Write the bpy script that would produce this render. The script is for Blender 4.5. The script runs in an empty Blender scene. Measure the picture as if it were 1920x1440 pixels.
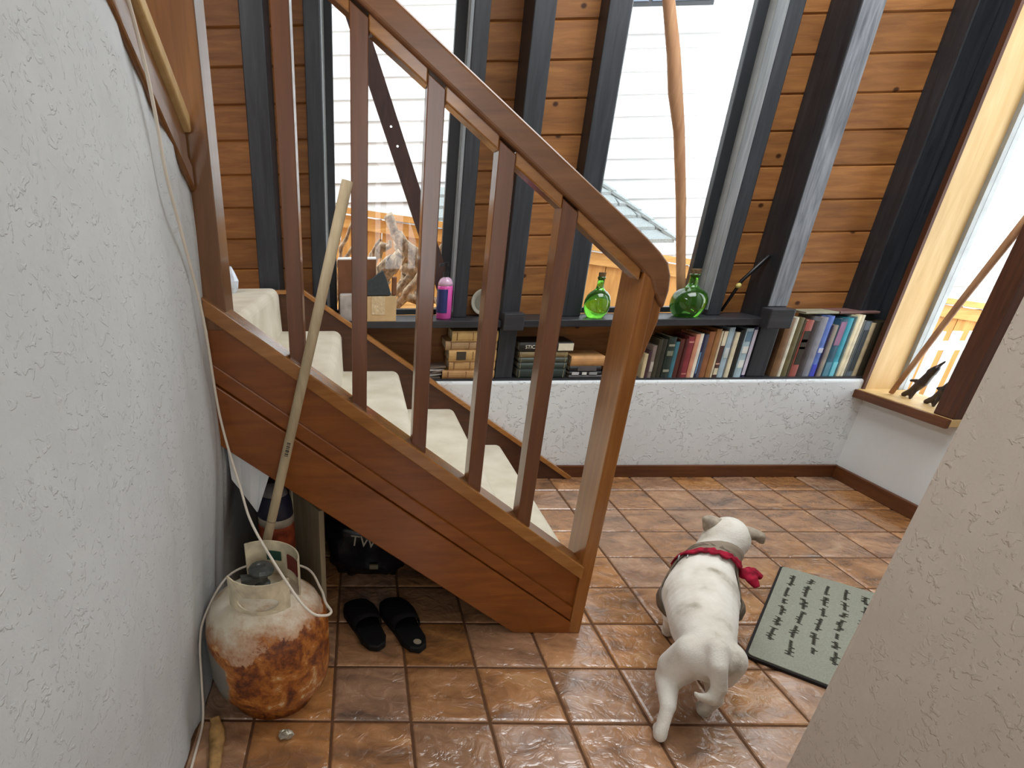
import bpy, bmesh, math, random
from mathutils import Vector, Matrix
random.seed(7)
SC = bpy.context.scene
COL = SC.collection

# ------------------------------------------------------------------ camera
cam_d = bpy.data.cameras.new('camera')
cam = bpy.data.objects.new('camera', cam_d)
COL.objects.link(cam)
YAW, PIT, ROL = -0.029423, 0.472921, 0.013426
fw = Vector((math.sin(YAW)*math.cos(PIT), math.cos(YAW)*math.cos(PIT), -math.sin(PIT)))
r0 = Vector((math.cos(YAW), -math.sin(YAW), 0)); d0 = fw.cross(r0)
rt = r0*math.cos(ROL) + d0*math.sin(ROL)
dn = -r0*math.sin(ROL) + d0*math.cos(ROL)
cm = Matrix((rt, -dn, -fw)).transposed().to_4x4()
cm.translation = Vector((0.0741, -1.0494, 1.1376))
cam.matrix_world = cm
cam_d.sensor_width = 36.0
cam_d.lens = 1055.06/1920*36
cam_d.shift_x = (960-648.81)/1920
cam_d.shift_y = (963.17-720)/1920
cam_d.clip_start = 0.02
SC.camera = cam

# ------------------------------------------------------------------ world, lights, exposure
W = bpy.data.worlds.new('overcast_sky'); SC.world = W
W.use_nodes = True
bg = W.node_tree.nodes['Background']
bg.inputs[0].default_value = (0.90, 0.96, 1.0, 1)
bg.inputs[1].default_value = 2.9
def area(name, loc, rot, sx, sy, power, col=(1, 1, 1)):
    l = bpy.data.lights.new(name, 'AREA'); l.shape = 'RECTANGLE'
    l.size = sx; l.size_y = sy; l.energy = power; l.color = col
    o = bpy.data.objects.new(name, l); COL.objects.link(o)
    o.location = loc; o.rotation_euler = rot
    return o
area('ceiling_fill', (1.45, 0.75, 2.66), (0, 0, 0), 1.4, 1.2, 31, (0.95, 0.98, 1.0))  # added fill light under the ceiling, no skylight is built
area('hall_fill', (0.50, -2.95, 1.45), (math.radians(90), 0, 0), 0.5, 1.6, 11, (0.96, 0.98, 1.0))  # unseen fill added behind the camera, the rear wall has no opening
area('landing_fill', (-0.85, -0.35, 2.66), (0, math.radians(-18), 0), 0.6, 1.4, 29, (0.96, 0.98, 1.0))  # added fill above the landing to brighten the partition
SC.view_settings.view_transform = 'Standard'
SC.view_settings.look = 'None'
SC.view_settings.exposure = 0.48
SC.view_settings.gamma = 1.0
SC.view_settings.use_curve_mapping = False

# ------------------------------------------------------------------ helpers
OFF = {}
def tag(o, label=None, cat=None, group=None, kind=None):
    if label: o['label'] = label
    if cat: o['category'] = cat
    if group: o['group'] = group
    if kind: o['kind'] = kind
    return o
def thing(name, label, cat, loc=(0, 0, 0), group=None, kind=None):
    o = bpy.data.objects.new(name, None); COL.objects.link(o)
    o.empty_display_size = 0.05
    o.location = loc; OFF[o.name] = Vector(loc)
    return tag(o, label, cat, group, kind)

def S(r, g, b):                       # sRGB 0-255 to linear
    f = lambda c: c/12.92 if c <= 0.04045 else ((c+0.055)/1.055)**2.4
    return (f(r/255), f(g/255), f(b/255), 1)

class MB:
    def __init__(s): s.v = []; s.f = []
    def add(s, vs, fs):
        n = len(s.v); s.v += [tuple(v) for v in vs]; s.f += [tuple(i+n for i in f) for f in fs]; return s
    def box(s, x0, x1, y0, y1, z0, z1):
        vs = [(x, y, z) for x in (x0, x1) for y in (y0, y1) for z in (z0, z1)]
        return s.add(vs, [(0,1,3,2),(4,6,7,5),(0,4,5,1),(2,3,7,6),(0,2,6,4),(1,5,7,3)])
    def obox(s, c, ax, ay, az):       # centre and three half-axis vectors
        c, ax, ay, az = map(Vector, (c, ax, ay, az))
        vs = [c+ax*i+ay*j+az*k for i in (-1,1) for j in (-1,1) for k in (-1,1)]
        return s.add(vs, [(0,1,3,2),(4,6,7,5),(0,4,5,1),(2,3,7,6),(0,2,6,4),(1,5,7,3)])
    def bar(s, a, b, w, h, up=(0, 0, 1)):
        a, b = Vector(a), Vector(b); d = (b-a)
        sd = d.cross(Vector(up)); sd.normalize(); u = sd.cross(d); u.normalize()
        return s.obox((a+b)/2, d/2, sd*w/2, u*h/2)
    def prism(s, poly, a0, a1, axis='y'):   # polygon (p,q) extruded along an axis
        n = len(poly)
        m = {'y': lambda p, q, a: (p, a, q), 'x': lambda p, q, a: (a, p, q), 'z': lambda p, q, a: (p, q, a)}[axis]
        vs = [m(p, q, a0) for p, q in poly] + [m(p, q, a1) for p, q in poly]
        fs = [tuple(range(n)), tuple(range(2*n-1, n-1, -1))]
        fs += [(i, (i+1) % n + 0, (i+1) % n + n, i+n) for i in range(n)]
        return s.add(vs, fs)
    def tube(s, pts, rad, n=10, cap=True, sx=1.0):
        pts = [Vector(p) for p in pts]; m = len(pts)
        if not isinstance(rad, (list, tuple)): rad = [rad]*m
        vs = []; ref = None
        for i, p in enumerate(pts):
            t = (pts[min(i+1, m-1)] - pts[max(i-1, 0)]).normalized()
            if ref is None:
                ref = Vector((0, 0, 1)) if abs(t.z) < 0.9 else Vector((1, 0, 0))
            sd = t.cross(ref).normalized(); up = sd.cross(t).normalized(); ref = up
            for k in range(n):
                a = 2*math.pi*k/n
                vs.append(p + (sd*math.cos(a)*sx + up*math.sin(a))*rad[i])
        fs = [(i*n+k, i*n+(k+1) % n, (i+1)*n+(k+1) % n, (i+1)*n+k) for i in range(m-1) for k in range(n)]
        if cap: fs += [tuple(range(n-1, -1, -1)), tuple((m-1)*n+k for k in range(n))]
        return s.add(vs, fs)
    def lathe(s, prof, c=(0, 0, 0), n=32, a0=0, a1=2*math.pi):
        full = abs(a1-a0-2*math.pi) < 1e-6
        k = n if full else n+1
        vs = []
        for r, z in prof:
            for i in range(k):
                a = a0+(a1-a0)*i/n
                vs.append((c[0]+r*math.cos(a), c[1]+r*math.sin(a), c[2]+z))
        fs = []
        for j in range(len(prof)-1):
            for i in range(n):
                i2 = (i+1) % k
                fs.append((j*k+i, j*k+i2, (j+1)*k+i2, (j+1)*k+i))
        if full:
            if prof[0][0] > 1e-4: fs.append(tuple(range(k-1, -1, -1)))
            if prof[-1][0] > 1e-4: fs.append(tuple((len(prof)-1)*k+i for i in range(k)))
        return s.add(vs, fs)
    def ball(s, c, r, n=12, m=8, sc=(1, 1, 1)):
        pr = [(max(r*math.sin(math.pi*j/m), 1e-5), -r*math.cos(math.pi*j/m)) for j in range(m+1)]
        b = MB(); b.lathe(pr, (0, 0, 0), n)
        return s.add([(c[0]+v[0]*sc[0], c[1]+v[1]*sc[1], c[2]+v[2]*sc[2]) for v in b.v], b.f)
    def mesh(s, name, off=(0, 0, 0)):
        o = Vector(off)
        me = bpy.data.meshes.new(name)
        me.from_pydata([tuple(Vector(v)-o) for v in s.v], [], s.f)
        bm = bmesh.new(); bm.from_mesh(me)
        bmesh.ops.recalc_face_normals(bm, faces=bm.faces)
        bm.to_mesh(me); bm.free()
        return me
    def build(s, name, mat, parent=None, smooth=False, bevel=0, seg=2, kind=None, sub=0):
        off = OFF.get(parent.name, Vector()) if parent else Vector()
        me = s.mesh(name, off)
        return link(name, me, mat, parent, smooth, bevel, seg, kind, sub)

def link(name, me, mat, parent=None, smooth=False, bevel=0, seg=2, kind=None, sub=0):
    if mat: me.materials.append(mat)
    o = bpy.data.objects.new(name, me); COL.objects.link(o)
    if parent:
        o.parent = parent; OFF[o.name] = OFF.get(parent.name, Vector())
    else: OFF[o.name] = Vector()
    if smooth:
        for p in me.polygons: p.use_smooth = True
    if bevel:
        b = o.modifiers.new('bevel', 'BEVEL'); b.width = bevel; b.segments = seg; b.limit_method = 'ANGLE'; b.angle_limit = math.radians(40)
    if sub:
        b = o.modifiers.new('sub', 'SUBSURF'); b.levels = sub; b.render_levels = sub
    if kind: o['kind'] = kind
    return o
def B(*a): return MB().box(*a)
def fused(o):                          # bake modifiers into the mesh
    dg = bpy.context.evaluated_depsgraph_get(); dg.update()
    me = bpy.data.meshes.new_from_object(o.evaluated_get(dg))
    o.modifiers.clear(); old = o.data; o.data = me
    bpy.data.meshes.remove(old)
    for p in me.polygons: p.use_smooth = True
def letters(txt, size, name='lettering', ext=0.0006):
    cu = bpy.data.curves.new(name, 'FONT'); cu.body = txt; cu.size = size; cu.extrude = ext; cu.resolution_u = 3
    t = bpy.data.objects.new(name, cu); COL.objects.link(t)
    dg = bpy.context.evaluated_depsgraph_get(); dg.update()
    me = bpy.data.meshes.new_from_object(t.evaluated_get(dg))
    bpy.data.objects.remove(t); bpy.data.curves.remove(cu)
    return me

# ------------------------------------------------------------------ materials
def mat_new(name, rough=0.6, spec=0.5, metal=0.0, coat=0.0):
    m = bpy.data.materials.new(name); m.use_nodes = True
    nt = m.node_tree; p = nt.nodes['Principled BSDF']
    p.inputs['Roughness'].default_value = rough
    p.inputs['Specular IOR Level'].default_value = spec
    p.inputs['Metallic'].default_value = metal
    p.inputs['Coat Weight'].default_value = coat
    p.inputs['Coat Roughness'].default_value = 0.15
    return m, nt, p
def N(nt, typ, **kw):
    n = nt.nodes.new(typ)
    for k, v in kw.items():
        if k in n.inputs: n.inputs[k].default_value = v
        else: setattr(n, k, v)
    return n
def coords(nt, scale=(1, 1, 1), rot=(0, 0, 0), src='Object'):
    t = N(nt, 'ShaderNodeTexCoord'); mp = N(nt, 'ShaderNodeMapping')
    mp.inputs['Scale'].default_value = scale; mp.inputs['Rotation'].default_value = rot
    nt.links.new(t.outputs[src], mp.inputs['Vector']); return mp
def ramp(nt, fac, stops):
    r = N(nt, 'ShaderNodeValToRGB')
    el = r.color_ramp.elements
    while len(el) < len(stops): el.new(0.5)
    for e, (p, c) in zip(el, stops):
        e.position = p; e.color = c if len(c) == 4 else (*c, 1)
    nt.links.new(fac, r.inputs[0]); return r
def bump(nt, p, h, strength=0.3, dist=0.01, prev=None):
    b = N(nt, 'ShaderNodeBump'); b.inputs['Strength'].default_value = strength; b.inputs['Distance'].default_value = dist
    nt.links.new(h, b.inputs['Height'])
    if prev: nt.links.new(prev.outputs[0], b.inputs['Normal'])
    nt.links.new(b.outputs[0], p.inputs['Normal']); return b
def plain(name, c, rough=0.6, spec=0.4, metal=0, var=0.12, nscale=18, bstr=0.08, coat=0):
    m, nt, p = mat_new(name, rough, spec, metal, coat)
    mp = coords(nt)
    n = N(nt, 'ShaderNodeTexNoise', Scale=nscale, Detail=5.0)
    nt.links.new(mp.outputs[0], n.inputs['Vector'])
    lo = tuple(x*(1-var) for x in c[:3]); hi = tuple(min(1, x*(1+var)) for x in c[:3])
    r = ramp(nt, n.outputs['Fac'], [(0.3, lo), (0.7, hi)])
    nt.links.new(r.outputs[0], p.inputs['Base Color'])
    if bstr: bump(nt, p, n.outputs['Fac'], bstr, 0.004)
    return m
def wood(name, c1, c2, stretch=(1, 14, 14), scale=5, rough=0.45, spec=0.4, coat=0.0, rot=(0, 0, 0), bstr=0.12, knots=None, rnd=0.0):
    m, nt, p = mat_new(name, rough, spec, 0, coat)
    mp = coords(nt, stretch, rot)
    n = N(nt, 'ShaderNodeTexNoise', Scale=scale, Detail=6.0, Roughness=0.6, Distortion=0.6)
    oi0 = N(nt, 'ShaderNodeObjectInfo'); ofs = N(nt, 'ShaderNodeVectorMath', operation='MULTIPLY_ADD')
    ofs.inputs[1].default_value = (37.0, 53.0, 71.0)
    nt.links.new(oi0.outputs['Random'], ofs.inputs[0]); nt.links.new(mp.outputs[0], ofs.inputs[2])
    nt.links.new(ofs.outputs[0], n.inputs['Vector'])
    r = ramp(nt, n.outputs['Fac'], [(0.28, c1), (0.55, tuple((a+b)/2 for a, b in zip(c1, c2))), (0.75, c2)])
    out = r.outputs[0]
    mp2 = coords(nt, (1, 1, 1))
    n2 = N(nt, 'ShaderNodeTexNoise', Scale=2.2, Detail=2.0)
    nt.links.new(mp2.outputs[0], n2.inputs['Vector'])
    mx = N(nt, 'ShaderNodeMixRGB', blend_type='MULTIPLY'); mx.inputs[0].default_value = 0.45
    r2 = ramp(nt, n2.outputs['Fac'], [(0.3, (0.6, 0.6, 0.6, 1)), (0.7, (1, 1, 1, 1))])
    nt.links.new(out, mx.inputs[1]); nt.links.new(r2.outputs[0], mx.inputs[2]); out = mx.outputs[0]
    if knots:
        kmp = coords(nt, knots); sp = N(nt, 'ShaderNodeSeparateXYZ'); cb_ = N(nt, 'ShaderNodeCombineXYZ')
        nt.links.new(kmp.outputs[0], sp.inputs[0])
        ka = N(nt, 'ShaderNodeMath', operation='MULTIPLY_ADD'); ka.inputs[1].default_value = 47.0
        nt.links.new(oi0.outputs['Random'], ka.inputs[0]); nt.links.new(sp.outputs['X'], ka.inputs[2])
        nt.links.new(ka.outputs[0], cb_.inputs[0]); nt.links.new(sp.outputs['Z'], cb_.inputs[1])
        v = N(nt, 'ShaderNodeTexVoronoi', Scale=1.0, voronoi_dimensions='2D'); nt.links.new(cb_.outputs[0], v.inputs['Vector'])
        kr = ramp(nt, v.outputs['Distance'], [(0.022, (0.10, 0.05, 0.03, 1)), (0.045, (1, 1, 1, 1))])
        km = N(nt, 'ShaderNodeMixRGB', blend_type='MULTIPLY'); km.inputs[0].default_value = 0.9
        nt.links.new(out, km.inputs[1]); nt.links.new(kr.outputs[0], km.inputs[2]); out = km.outputs[0]
    if rnd:
        oi = N(nt, 'ShaderNodeObjectInfo'); hv = N(nt, 'ShaderNodeHueSaturation')
        mr = N(nt, 'ShaderNodeMapRange'); mr.inputs['To Min'].default_value = 1-rnd; mr.inputs['To Max'].default_value = 1+rnd
        nt.links.new(oi.outputs['Random'], mr.inputs['Value']); nt.links.new(mr.outputs[0], hv.inputs['Value'])
        nt.links.new(out, hv.inputs['Color']); out = hv.outputs[0]
    nt.links.new(out, p.inputs['Base Color'])
    bump(nt, p, n.outputs['Fac'], bstr, 0.003)
    return m
def plaster(name, c, amount=0.5, scale=1.0, stretch=(1, 1, 1)):
    m, nt, p = mat_new(name, 0.75, 0.25)
    mp = coords(nt, stretch)
    n = N(nt, 'ShaderNodeTexNoise', Scale=26*scale, Detail=4.0, Roughness=0.5, Distortion=0.7)
    nt.links.new(mp.outputs[0], n.inputs['Vector'])
    rr = ramp(nt, n.outputs['Fac'], [(0.57, (0, 0, 0, 1)), (0.63, (1, 1, 1, 1))])
    n3 = N(nt, 'ShaderNodeTexNoise', Scale=5*scale, Detail=3.0)
    nt.links.new(mp.outputs[0], n3.inputs['Vector'])
    msk = ramp(nt, n3.outputs['Fac'], [(0.36, (0.1, 0.1, 0.1, 1)), (0.60, (1, 1, 1, 1))])
    ml = N(nt, 'ShaderNodeMath', operation='MULTIPLY')
    nt.links.new(rr.outputs[0], ml.inputs[0]); nt.links.new(msk.outputs[0], ml.inputs[1])
    n4 = N(nt, 'ShaderNodeTexNoise', Scale=90*scale, Detail=3.0)
    nt.links.new(mp.outputs[0], n4.inputs['Vector'])
    b1 = bump(nt, p, ml.outputs[0], amount, 0.004)
    bump(nt, p, n4.outputs['Fac'], 0.14, 0.003, b1)
    col = ramp(nt, n3.outputs['Fac'], [(0.3, tuple(x*0.94 for x in c[:3])), (0.7, c[:3])])
    nt.links.new(col.outputs[0], p.inputs['Base Color'])
    return m
def glassy(name, tint=(1, 1, 1, 1), rough=0.0, refl=1.0):    # thin pane: see-through plus Fresnel reflection
    m = bpy.data.materials.new(name); m.use_nodes = True; nt = m.node_tree
    nt.nodes.remove(nt.nodes['Principled BSDF'])
    out = nt.nodes['Material Output']
    tr = N(nt, 'ShaderNodeBsdfTransparent'); tr.inputs[0].default_value = tint
    gl = N(nt, 'ShaderNodeBsdfGlossy'); gl.inputs['Roughness'].default_value = rough
    lw = N(nt, 'ShaderNodeLayerWeight'); pw = N(nt, 'ShaderNodeMath', operation='POWER'); pw.inputs[1].default_value = 5.0
    nt.links.new(lw.outputs['Facing'], pw.inputs[0])
    ml = N(nt, 'ShaderNodeMath', operation='MULTIPLY_ADD'); ml.inputs[1].default_value = 0.85*refl; ml.inputs[2].default_value = 0.018*refl
    nt.links.new(pw.outputs[0], ml.inputs[0])
    mx = N(nt, 'ShaderNodeMixShader')
    nt.links.new(ml.outputs[0], mx.inputs[0]); nt.links.new(tr.outputs[0], mx.inputs[1]); nt.links.new(gl.outputs[0], mx.inputs[2])
    nt.links.new(mx.outputs[0], out.inputs[0])
    return m

M = {}
M['plaster'] = plaster('white_plaster', S(226, 231, 233), 0.85, 1.8)
M['plaster_s'] = plaster('smooth_side_plaster', S(222, 226, 226), 0.12, 1.2)
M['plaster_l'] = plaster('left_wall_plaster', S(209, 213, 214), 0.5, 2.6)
M['plaster_r'] = plaster('partition_plaster', S(214, 203, 188), 0.5, 3.2)
M['plain_white'] = plain('ceiling_paint', S(215, 212, 205), 0.8, 0.2)
M['panel'] = wood('wall_plank_cedar', S(134, 86, 48), S(188, 128, 70), (1.0, 10, 10), 4, 0.5, 0.3, 0, knots=(3.0, 1.0, 4.0), rnd=0.14)
M['black'] = wood('black_stained_timber', S(30, 33, 38), S(58, 62, 68), (12, 12, 1), 4, 0.45, 0.5, 0.0)
M['reveal'] = wood('window_lit_reveal', S(118, 124, 128), S(168, 174, 178), (14, 14, 1.2), 4, 0.45, 0.4, bstr=0.05)  # pale grey stands in for window light on the black-stained casing
M['worn'] = wood('lit_grey_timber_face', S(92, 96, 102), S(160, 164, 170), (14, 14, 1.2), 5, 0.5, 0.4)  # weathered black post front, its grey tone is the light on it
M['blackx'] = wood('black_stained_shelf', S(36, 36, 40), S(62, 62, 66), (1, 12, 12), 4, 0.42, 0.5, 0.0)
M['stair'] = wood('varnished_fir_dark', S(122, 62, 14), S(160, 92, 28), (1.2, 10, 9), 4, 0.33, 0.5, 0.15, rot=(0, math.radians(36), 0), bstr=0.05)
M['stair_cap'] = wood('varnished_fir_light', S(146, 92, 38), S(186, 128, 66), (1.2, 12, 10), 4, 0.25, 0.5, 0.5, rot=(0, math.radians(36), 0), bstr=0.05)
M['stair_v'] = wood('varnished_fir_upright', S(140, 84, 34), S(178, 118, 58), (13, 13, 1), 4, 0.3, 0.5, 0.35, bstr=0.05)
M['baluster'] = wood('baluster_fir', S(100, 60, 36), S(130, 80, 48), (13, 13, 1), 4, 0.3, 0.5, 0.35, bstr=0.05)
M['panelpost'] = wood('dark_fir_panel', S(112, 72, 38), S(140, 94, 52), (13, 13, 1), 4, 0.3, 0.5, 0.35, bstr=0.05)
M['rail'] = wood('handrail_fir', S(112, 72, 42), S(146, 98, 60), (1.2, 12, 10), 4, 0.35, 0.5, 0.2, rot=(0, math.radians(36), 0), bstr=0.05)
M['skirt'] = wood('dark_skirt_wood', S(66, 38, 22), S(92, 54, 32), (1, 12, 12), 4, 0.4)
M['baseb'] = wood('dark_baseboard', S(84, 46, 22), S(118, 70, 36), (1, 14, 14), 4, 0.4)
M['baseby'] = wood('dark_baseboard_side', S(84, 46, 22), S(118, 70, 36), (14, 1, 14), 4, 0.4)
M['pine'] = wood('pale_pine_jamb', S(206, 168, 108), S(232, 200, 146), (10, 10, 1), 3, 0.5)
M['brownjamb'] = wood('brown_window_jamb', S(70, 40, 26), S(104, 62, 38), (12, 12, 1), 4, 0.5)
M['alu'] = plain('grey_aluminium_frame', S(150, 152, 150), 0.4, 0.5, 0.3)
M['frame_dark'] = plain('dark_window_frame', S(34, 38, 42), 0.4, 0.5)
M['glass'] = glassy('window_glass')
M['grout'] = plain('dark_grout', S(96, 66, 44), 0.8, 0.2, var=0.2, nscale=40)

def carpet():
    m, nt, p = mat_new('cream_carpet', 0.95, 0.1)
    mp = coords(nt); n = N(nt, 'ShaderNodeTexNoise', Scale=260.0, Detail=3.0)
    n2 = N(nt, 'ShaderNodeTexNoise', Scale=9.0, Detail=3.0)
    nt.links.new(mp.outputs[0], n.inputs['Vector']); nt.links.new(mp.outputs[0], n2.inputs['Vector'])
    r = ramp(nt, n2.outputs['Fac'], [(0.3, S(206, 196, 172)), (0.7, S(226, 218, 198))])
    nt.links.new(r.outputs[0], p.inputs['Base Color']); bump(nt, p, n.outputs['Fac'], 0.5, 0.004)
    p.inputs['Sheen Weight'].default_value = 0.3
    return m
M['carpet'] = carpet()

def tile_mat():
    m, nt, p = mat_new('glazed_terracotta', 0.28, 1.0, 0, 0.7)
    t = N(nt, 'ShaderNodeTexCoord'); oi = N(nt, 'ShaderNodeObjectInfo')
    sc = N(nt, 'ShaderNodeVectorMath', operation='SCALE'); sc.inputs['Scale'].default_value = 13.0
    cb = N(nt, 'ShaderNodeCombineXYZ')
    nt.links.new(oi.outputs['Random'], cb.inputs[0]); nt.links.new(oi.outputs['Random'], cb.inputs[1])
    nt.links.new(cb.outputs[0], sc.inputs[0])
    ad = N(nt, 'ShaderNodeVectorMath', operation='ADD')
    nt.links.new(t.outputs['Object'], ad.inputs[0]); nt.links.new(sc.outputs[0], ad.inputs[1])
    n = N(nt, 'ShaderNodeTexNoise', Scale=7.0, Detail=4.0, Roughness=0.55, Distortion=0.8)
    mp = N(nt, 'ShaderNodeMapping'); mp.inputs['Scale'].default_value = (0.8, 1.7, 1)
    nt.links.new(ad.outputs[0], mp.inputs[0]); nt.links.new(mp.outputs[0], n.inputs['Vector'])
    nb = N(nt, 'ShaderNodeTexNoise', Scale=17.0, Detail=3.0, Roughness=0.5, Distortion=1.6)
    nt.links.new(ad.outputs[0], nb.inputs['Vector'])
    r = ramp(nt, n.outputs['Fac'], [(0.26, S(108, 80, 60)), (0.42, S(156, 106, 60)), (0.57, S(186, 128, 70)), (0.74, S(204, 154, 100))])
    g = ramp(nt, nb.outputs['Fac'], [(0.35, (0.72, 0.72, 0.74, 1)), (0.65, (1.05, 1.02, 1.0, 1))])
    mx = N(nt, 'ShaderNodeMixRGB', blend_type='MULTIPLY'); mx.inputs[0].default_value = 0.55
    nt.links.new(r.outputs[0], mx.inputs[1]); nt.links.new(g.outputs[0], mx.inputs[2])
    hv = N(nt, 'ShaderNodeHueSaturation'); mr = N(nt, 'ShaderNodeMapRange')
    mr.inputs['To Min'].default_value = 0.74; mr.inputs['To Max'].default_value = 0.98
    nt.links.new(oi.outputs['Random'], mr.inputs[0]); nt.links.new(mr.outputs[0], hv.inputs['Saturation'])
    ml = N(nt, 'ShaderNodeMath', operation='MULTIPLY'); ml.inputs[1].default_value = 7.31
    fr = N(nt, 'ShaderNodeMath', operation='FRACT')
    nt.links.new(oi.outputs['Random'], ml.inputs[0]); nt.links.new(ml.outputs[0], fr.inputs[0])
    mr2 = N(nt, 'ShaderNodeMapRange'); mr2.inputs['To Min'].default_value = 0.84; mr2.inputs['To Max'].default_value = 1.06
    nt.links.new(fr.outputs[0], mr2.inputs[0]); nt.links.new(mr2.outputs[0], hv.inputs['Value'])
    nt.links.new(mx.outputs[0], hv.inputs['Color']); nt.links.new(hv.outputs[0], p.inputs['Base Color'])
    rr = ramp(nt, nb.outputs['Fac'], [(0.3, (0.14, 0.14, 0.14, 1)), (0.7, (0.30, 0.30, 0.30, 1))])
    nt.links.new(rr.outputs[0], p.inputs['Roughness'])
    bump(nt, p, nb.outputs['Fac'], 0.8, 0.008)
    return m
M['tile'] = tile_mat()

# ------------------------------------------------------------------ structure
YB, YP, XR = 1.588, 1.80, 2.42
T = 0.203
floor = tag(B(-1.3, 2.6, -3.1, 1.85, -0.15, -0.004).build('floor', M['grout']), 'brown glazed terracotta tile floor of the stair hall', None, kind='structure')
def tile_mesh(w, d):
    g = 0.0035; b = 0.007
    x0, x1, y0, y1 = -w/2+g, w/2-g, -d/2+g, d/2-g
    mb = MB(); rings = [(0, -0.012), (0, -0.0035), (b*0.45, -0.001), (b*1.4, 0.0)]
    vs = []
    for ins, z in rings:
        vs += [(x0+ins, y0+ins, z), (x1-ins, y0+ins, z), (x1-ins, y1-ins, z), (x0+ins, y1-ins, z)]
    fs = [(4*r+i, 4*r+(i+1) % 4, 4*r+4+(i+1) % 4, 4*r+4+i) for r in range(3) for i in range(4)] + [(12, 13, 14, 15)]
    mb.add(vs, fs); me = mb.mesh('tile')
    me.materials.append(M['tile'])
    for p_ in me.polygons: p_.use_smooth = False
    return me
tcache = {}
for r in range(-7, 8):
    for c in range(-2, 12):
        x0, x1 = max(c*T, -0.345), min((c+1)*T, XR); y0, y1 = r*T, min((r+1)*T, YB)
        if x1-x0 < 0.03 or y1-y0 < 0.03: continue
        if c > 7 and r < -3: continue
        k = (round(x1-x0, 3), round(y1-y0, 3))
        if k not in tcache: tcache[k] = tile_mesh(*k)
        o = bpy.data.objects.new('tile', tcache[k]); COL.objects.link(o); o.parent = floor
        o.location = ((x0+x1)/2, (y0+y1)/2, 0)
        o.rotation_euler = (random.uniform(-.004, .004), random.uniform(-.004, .004), 0)

# knee wall at the back, with ledge
wb = B(-0.45, XR+0.15, YB, YP+0.06, -0.02, 0.48).build('wall_back', M['plaster'], bevel=0.012, seg=3)
tag(wb, 'low white plaster knee wall under the bookshelf', None, kind='structure')
B(-0.30, XR, 1.606, YP, 0.4795, 0.488).build('ledge_board', M['blackx'], wb)
# panelled wall above, plank by plank
wp = B(-1.25, 2.6, YP+0.02, YP+0.06, 0.48, 0.74).build('wall_panelled', M['panel'])
tag(wp, 'cedar plank wall behind the windows and black posts', None, kind='structure')
B(-1.25, 2.6, YP+0.021, YP+0.06, 2.35, 2.75).build('header', M['panel'], wp)
for a, b in ((-1.25, -0.09), (0.51, 1.075), (1.67, 2.6)):
    B(a, b, YP+0.021, YP+0.06, 0.74, 2.35).build('backing', M['panel'], wp)
pl_cache = {}
for xa, xb in ((-1.25, -0.14), (0.565, 1.015), (1.725, XR)):
    z = 0.835-0.126*3
    while z < 2.35:
        L = xb-xa
        if L not in pl_cache:
            mb = MB(); g = 0.0035; h = 0.126
            prof = [(0.022, 0), (0.006, 0.0005), (0.0, 0.006), (0.0, h-0.006), (0.006, h-0.0005), (0.022, h)]
            mb.prism([(p_, q_) for p_, q_ in prof], 0, L, 'x')
            me = mb.mesh('plank'); me.materials.append(M['panel']); pl_cache[L] = me
        o = bpy.data.objects.new('plank', pl_cache[L]); COL.objects.link(o); o.parent = wp
        o.location = (xa, YP, z)
        z += 0.126
# window casings, posts and frames
def post(name, label, *bx):
    return tag(B(*bx).build(name, M['black'], bevel=0.004), label, None, kind='structure')
post('trim_1', 'black stained timber post behind the upper stairs', -0.375, -0.285, 1.62, YP, 0.48, 2.6)
post('trim_2', 'black stained timber post left of the middle window', 0.705, 0.785, 1.62, YP, 0.488, 2.6)
tp3 = post('trim_3', 'black timber post with worn front in lit grey beside the right book row', 1.868, 1.952, 1.62, YP, 0.488, 2.6)
B(1.870, 1.950, 1.6165, 1.6205, 0.80, 2.6).build('lit_face', M['worn'], tp3)  # thin overlay carrying the light that falls on the post front
post('trim_4', 'black timber post in the far right corner', 2.335, XR, 1.69, YP, 0.488, 2.6)
def window_unit(name, label, xa, xb, cl, cr):
    w = thing(name, label, None, (xa, YP, 0.752), kind='structure')
    B(xa-cl, xa, 1.70, YP+0.06, 0.752, 2.6).build('casing', M['black'], w, bevel=0.004)
    B(xb, xb+cr, 1.70, YP+0.06, 0.752, 2.6).build('casing', M['black'], w, bevel=0.004)
    B(xa, xb, 1.815, YP+0.06, 0.752, 0.775).build('bottom_rail', M['frame_dark'], w)
    B(xa, xb, 1.815, YP+0.06, 2.3, 2.35).build('top_rail', M['frame_dark'], w)
    B(xa, xa+0.040, 1.822, YP+0.055, 0.775, 2.3).build('stile', M['frame_dark'], w, bevel=0.003)
    B(xb-0.052, xb, 1.822, YP+0.055, 0.775, 2.3).build('stile', M['frame_dark'], w, bevel=0.003)
    for x in (xa, xb-0.003): B(x, x+0.003, 1.703, 1.776, 0.776, 2.3).build('lit_reveal', M['reveal'], w)  # thin inner faces coloured as if lit by the window
    for x in (xa+0.0005, xb-0.0065):
        B(x, x+0.006, 1.775, 1.822, 0.775, 2.3).build('metal_stop', M['alu'], w)
    B(xa+0.035, xb-0.045, 1.838, 1.842, 0.770, 2.3).build('pane', M['glass'], w)
    return w
window_unit('window_1', 'tall narrow window behind the stair balusters', -0.08, 0.50, 0.065, 0.062)
window_unit('window_2', 'tall narrow window behind the green glass jugs', 1.085, 1.66, 0.085, 0.06)

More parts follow.
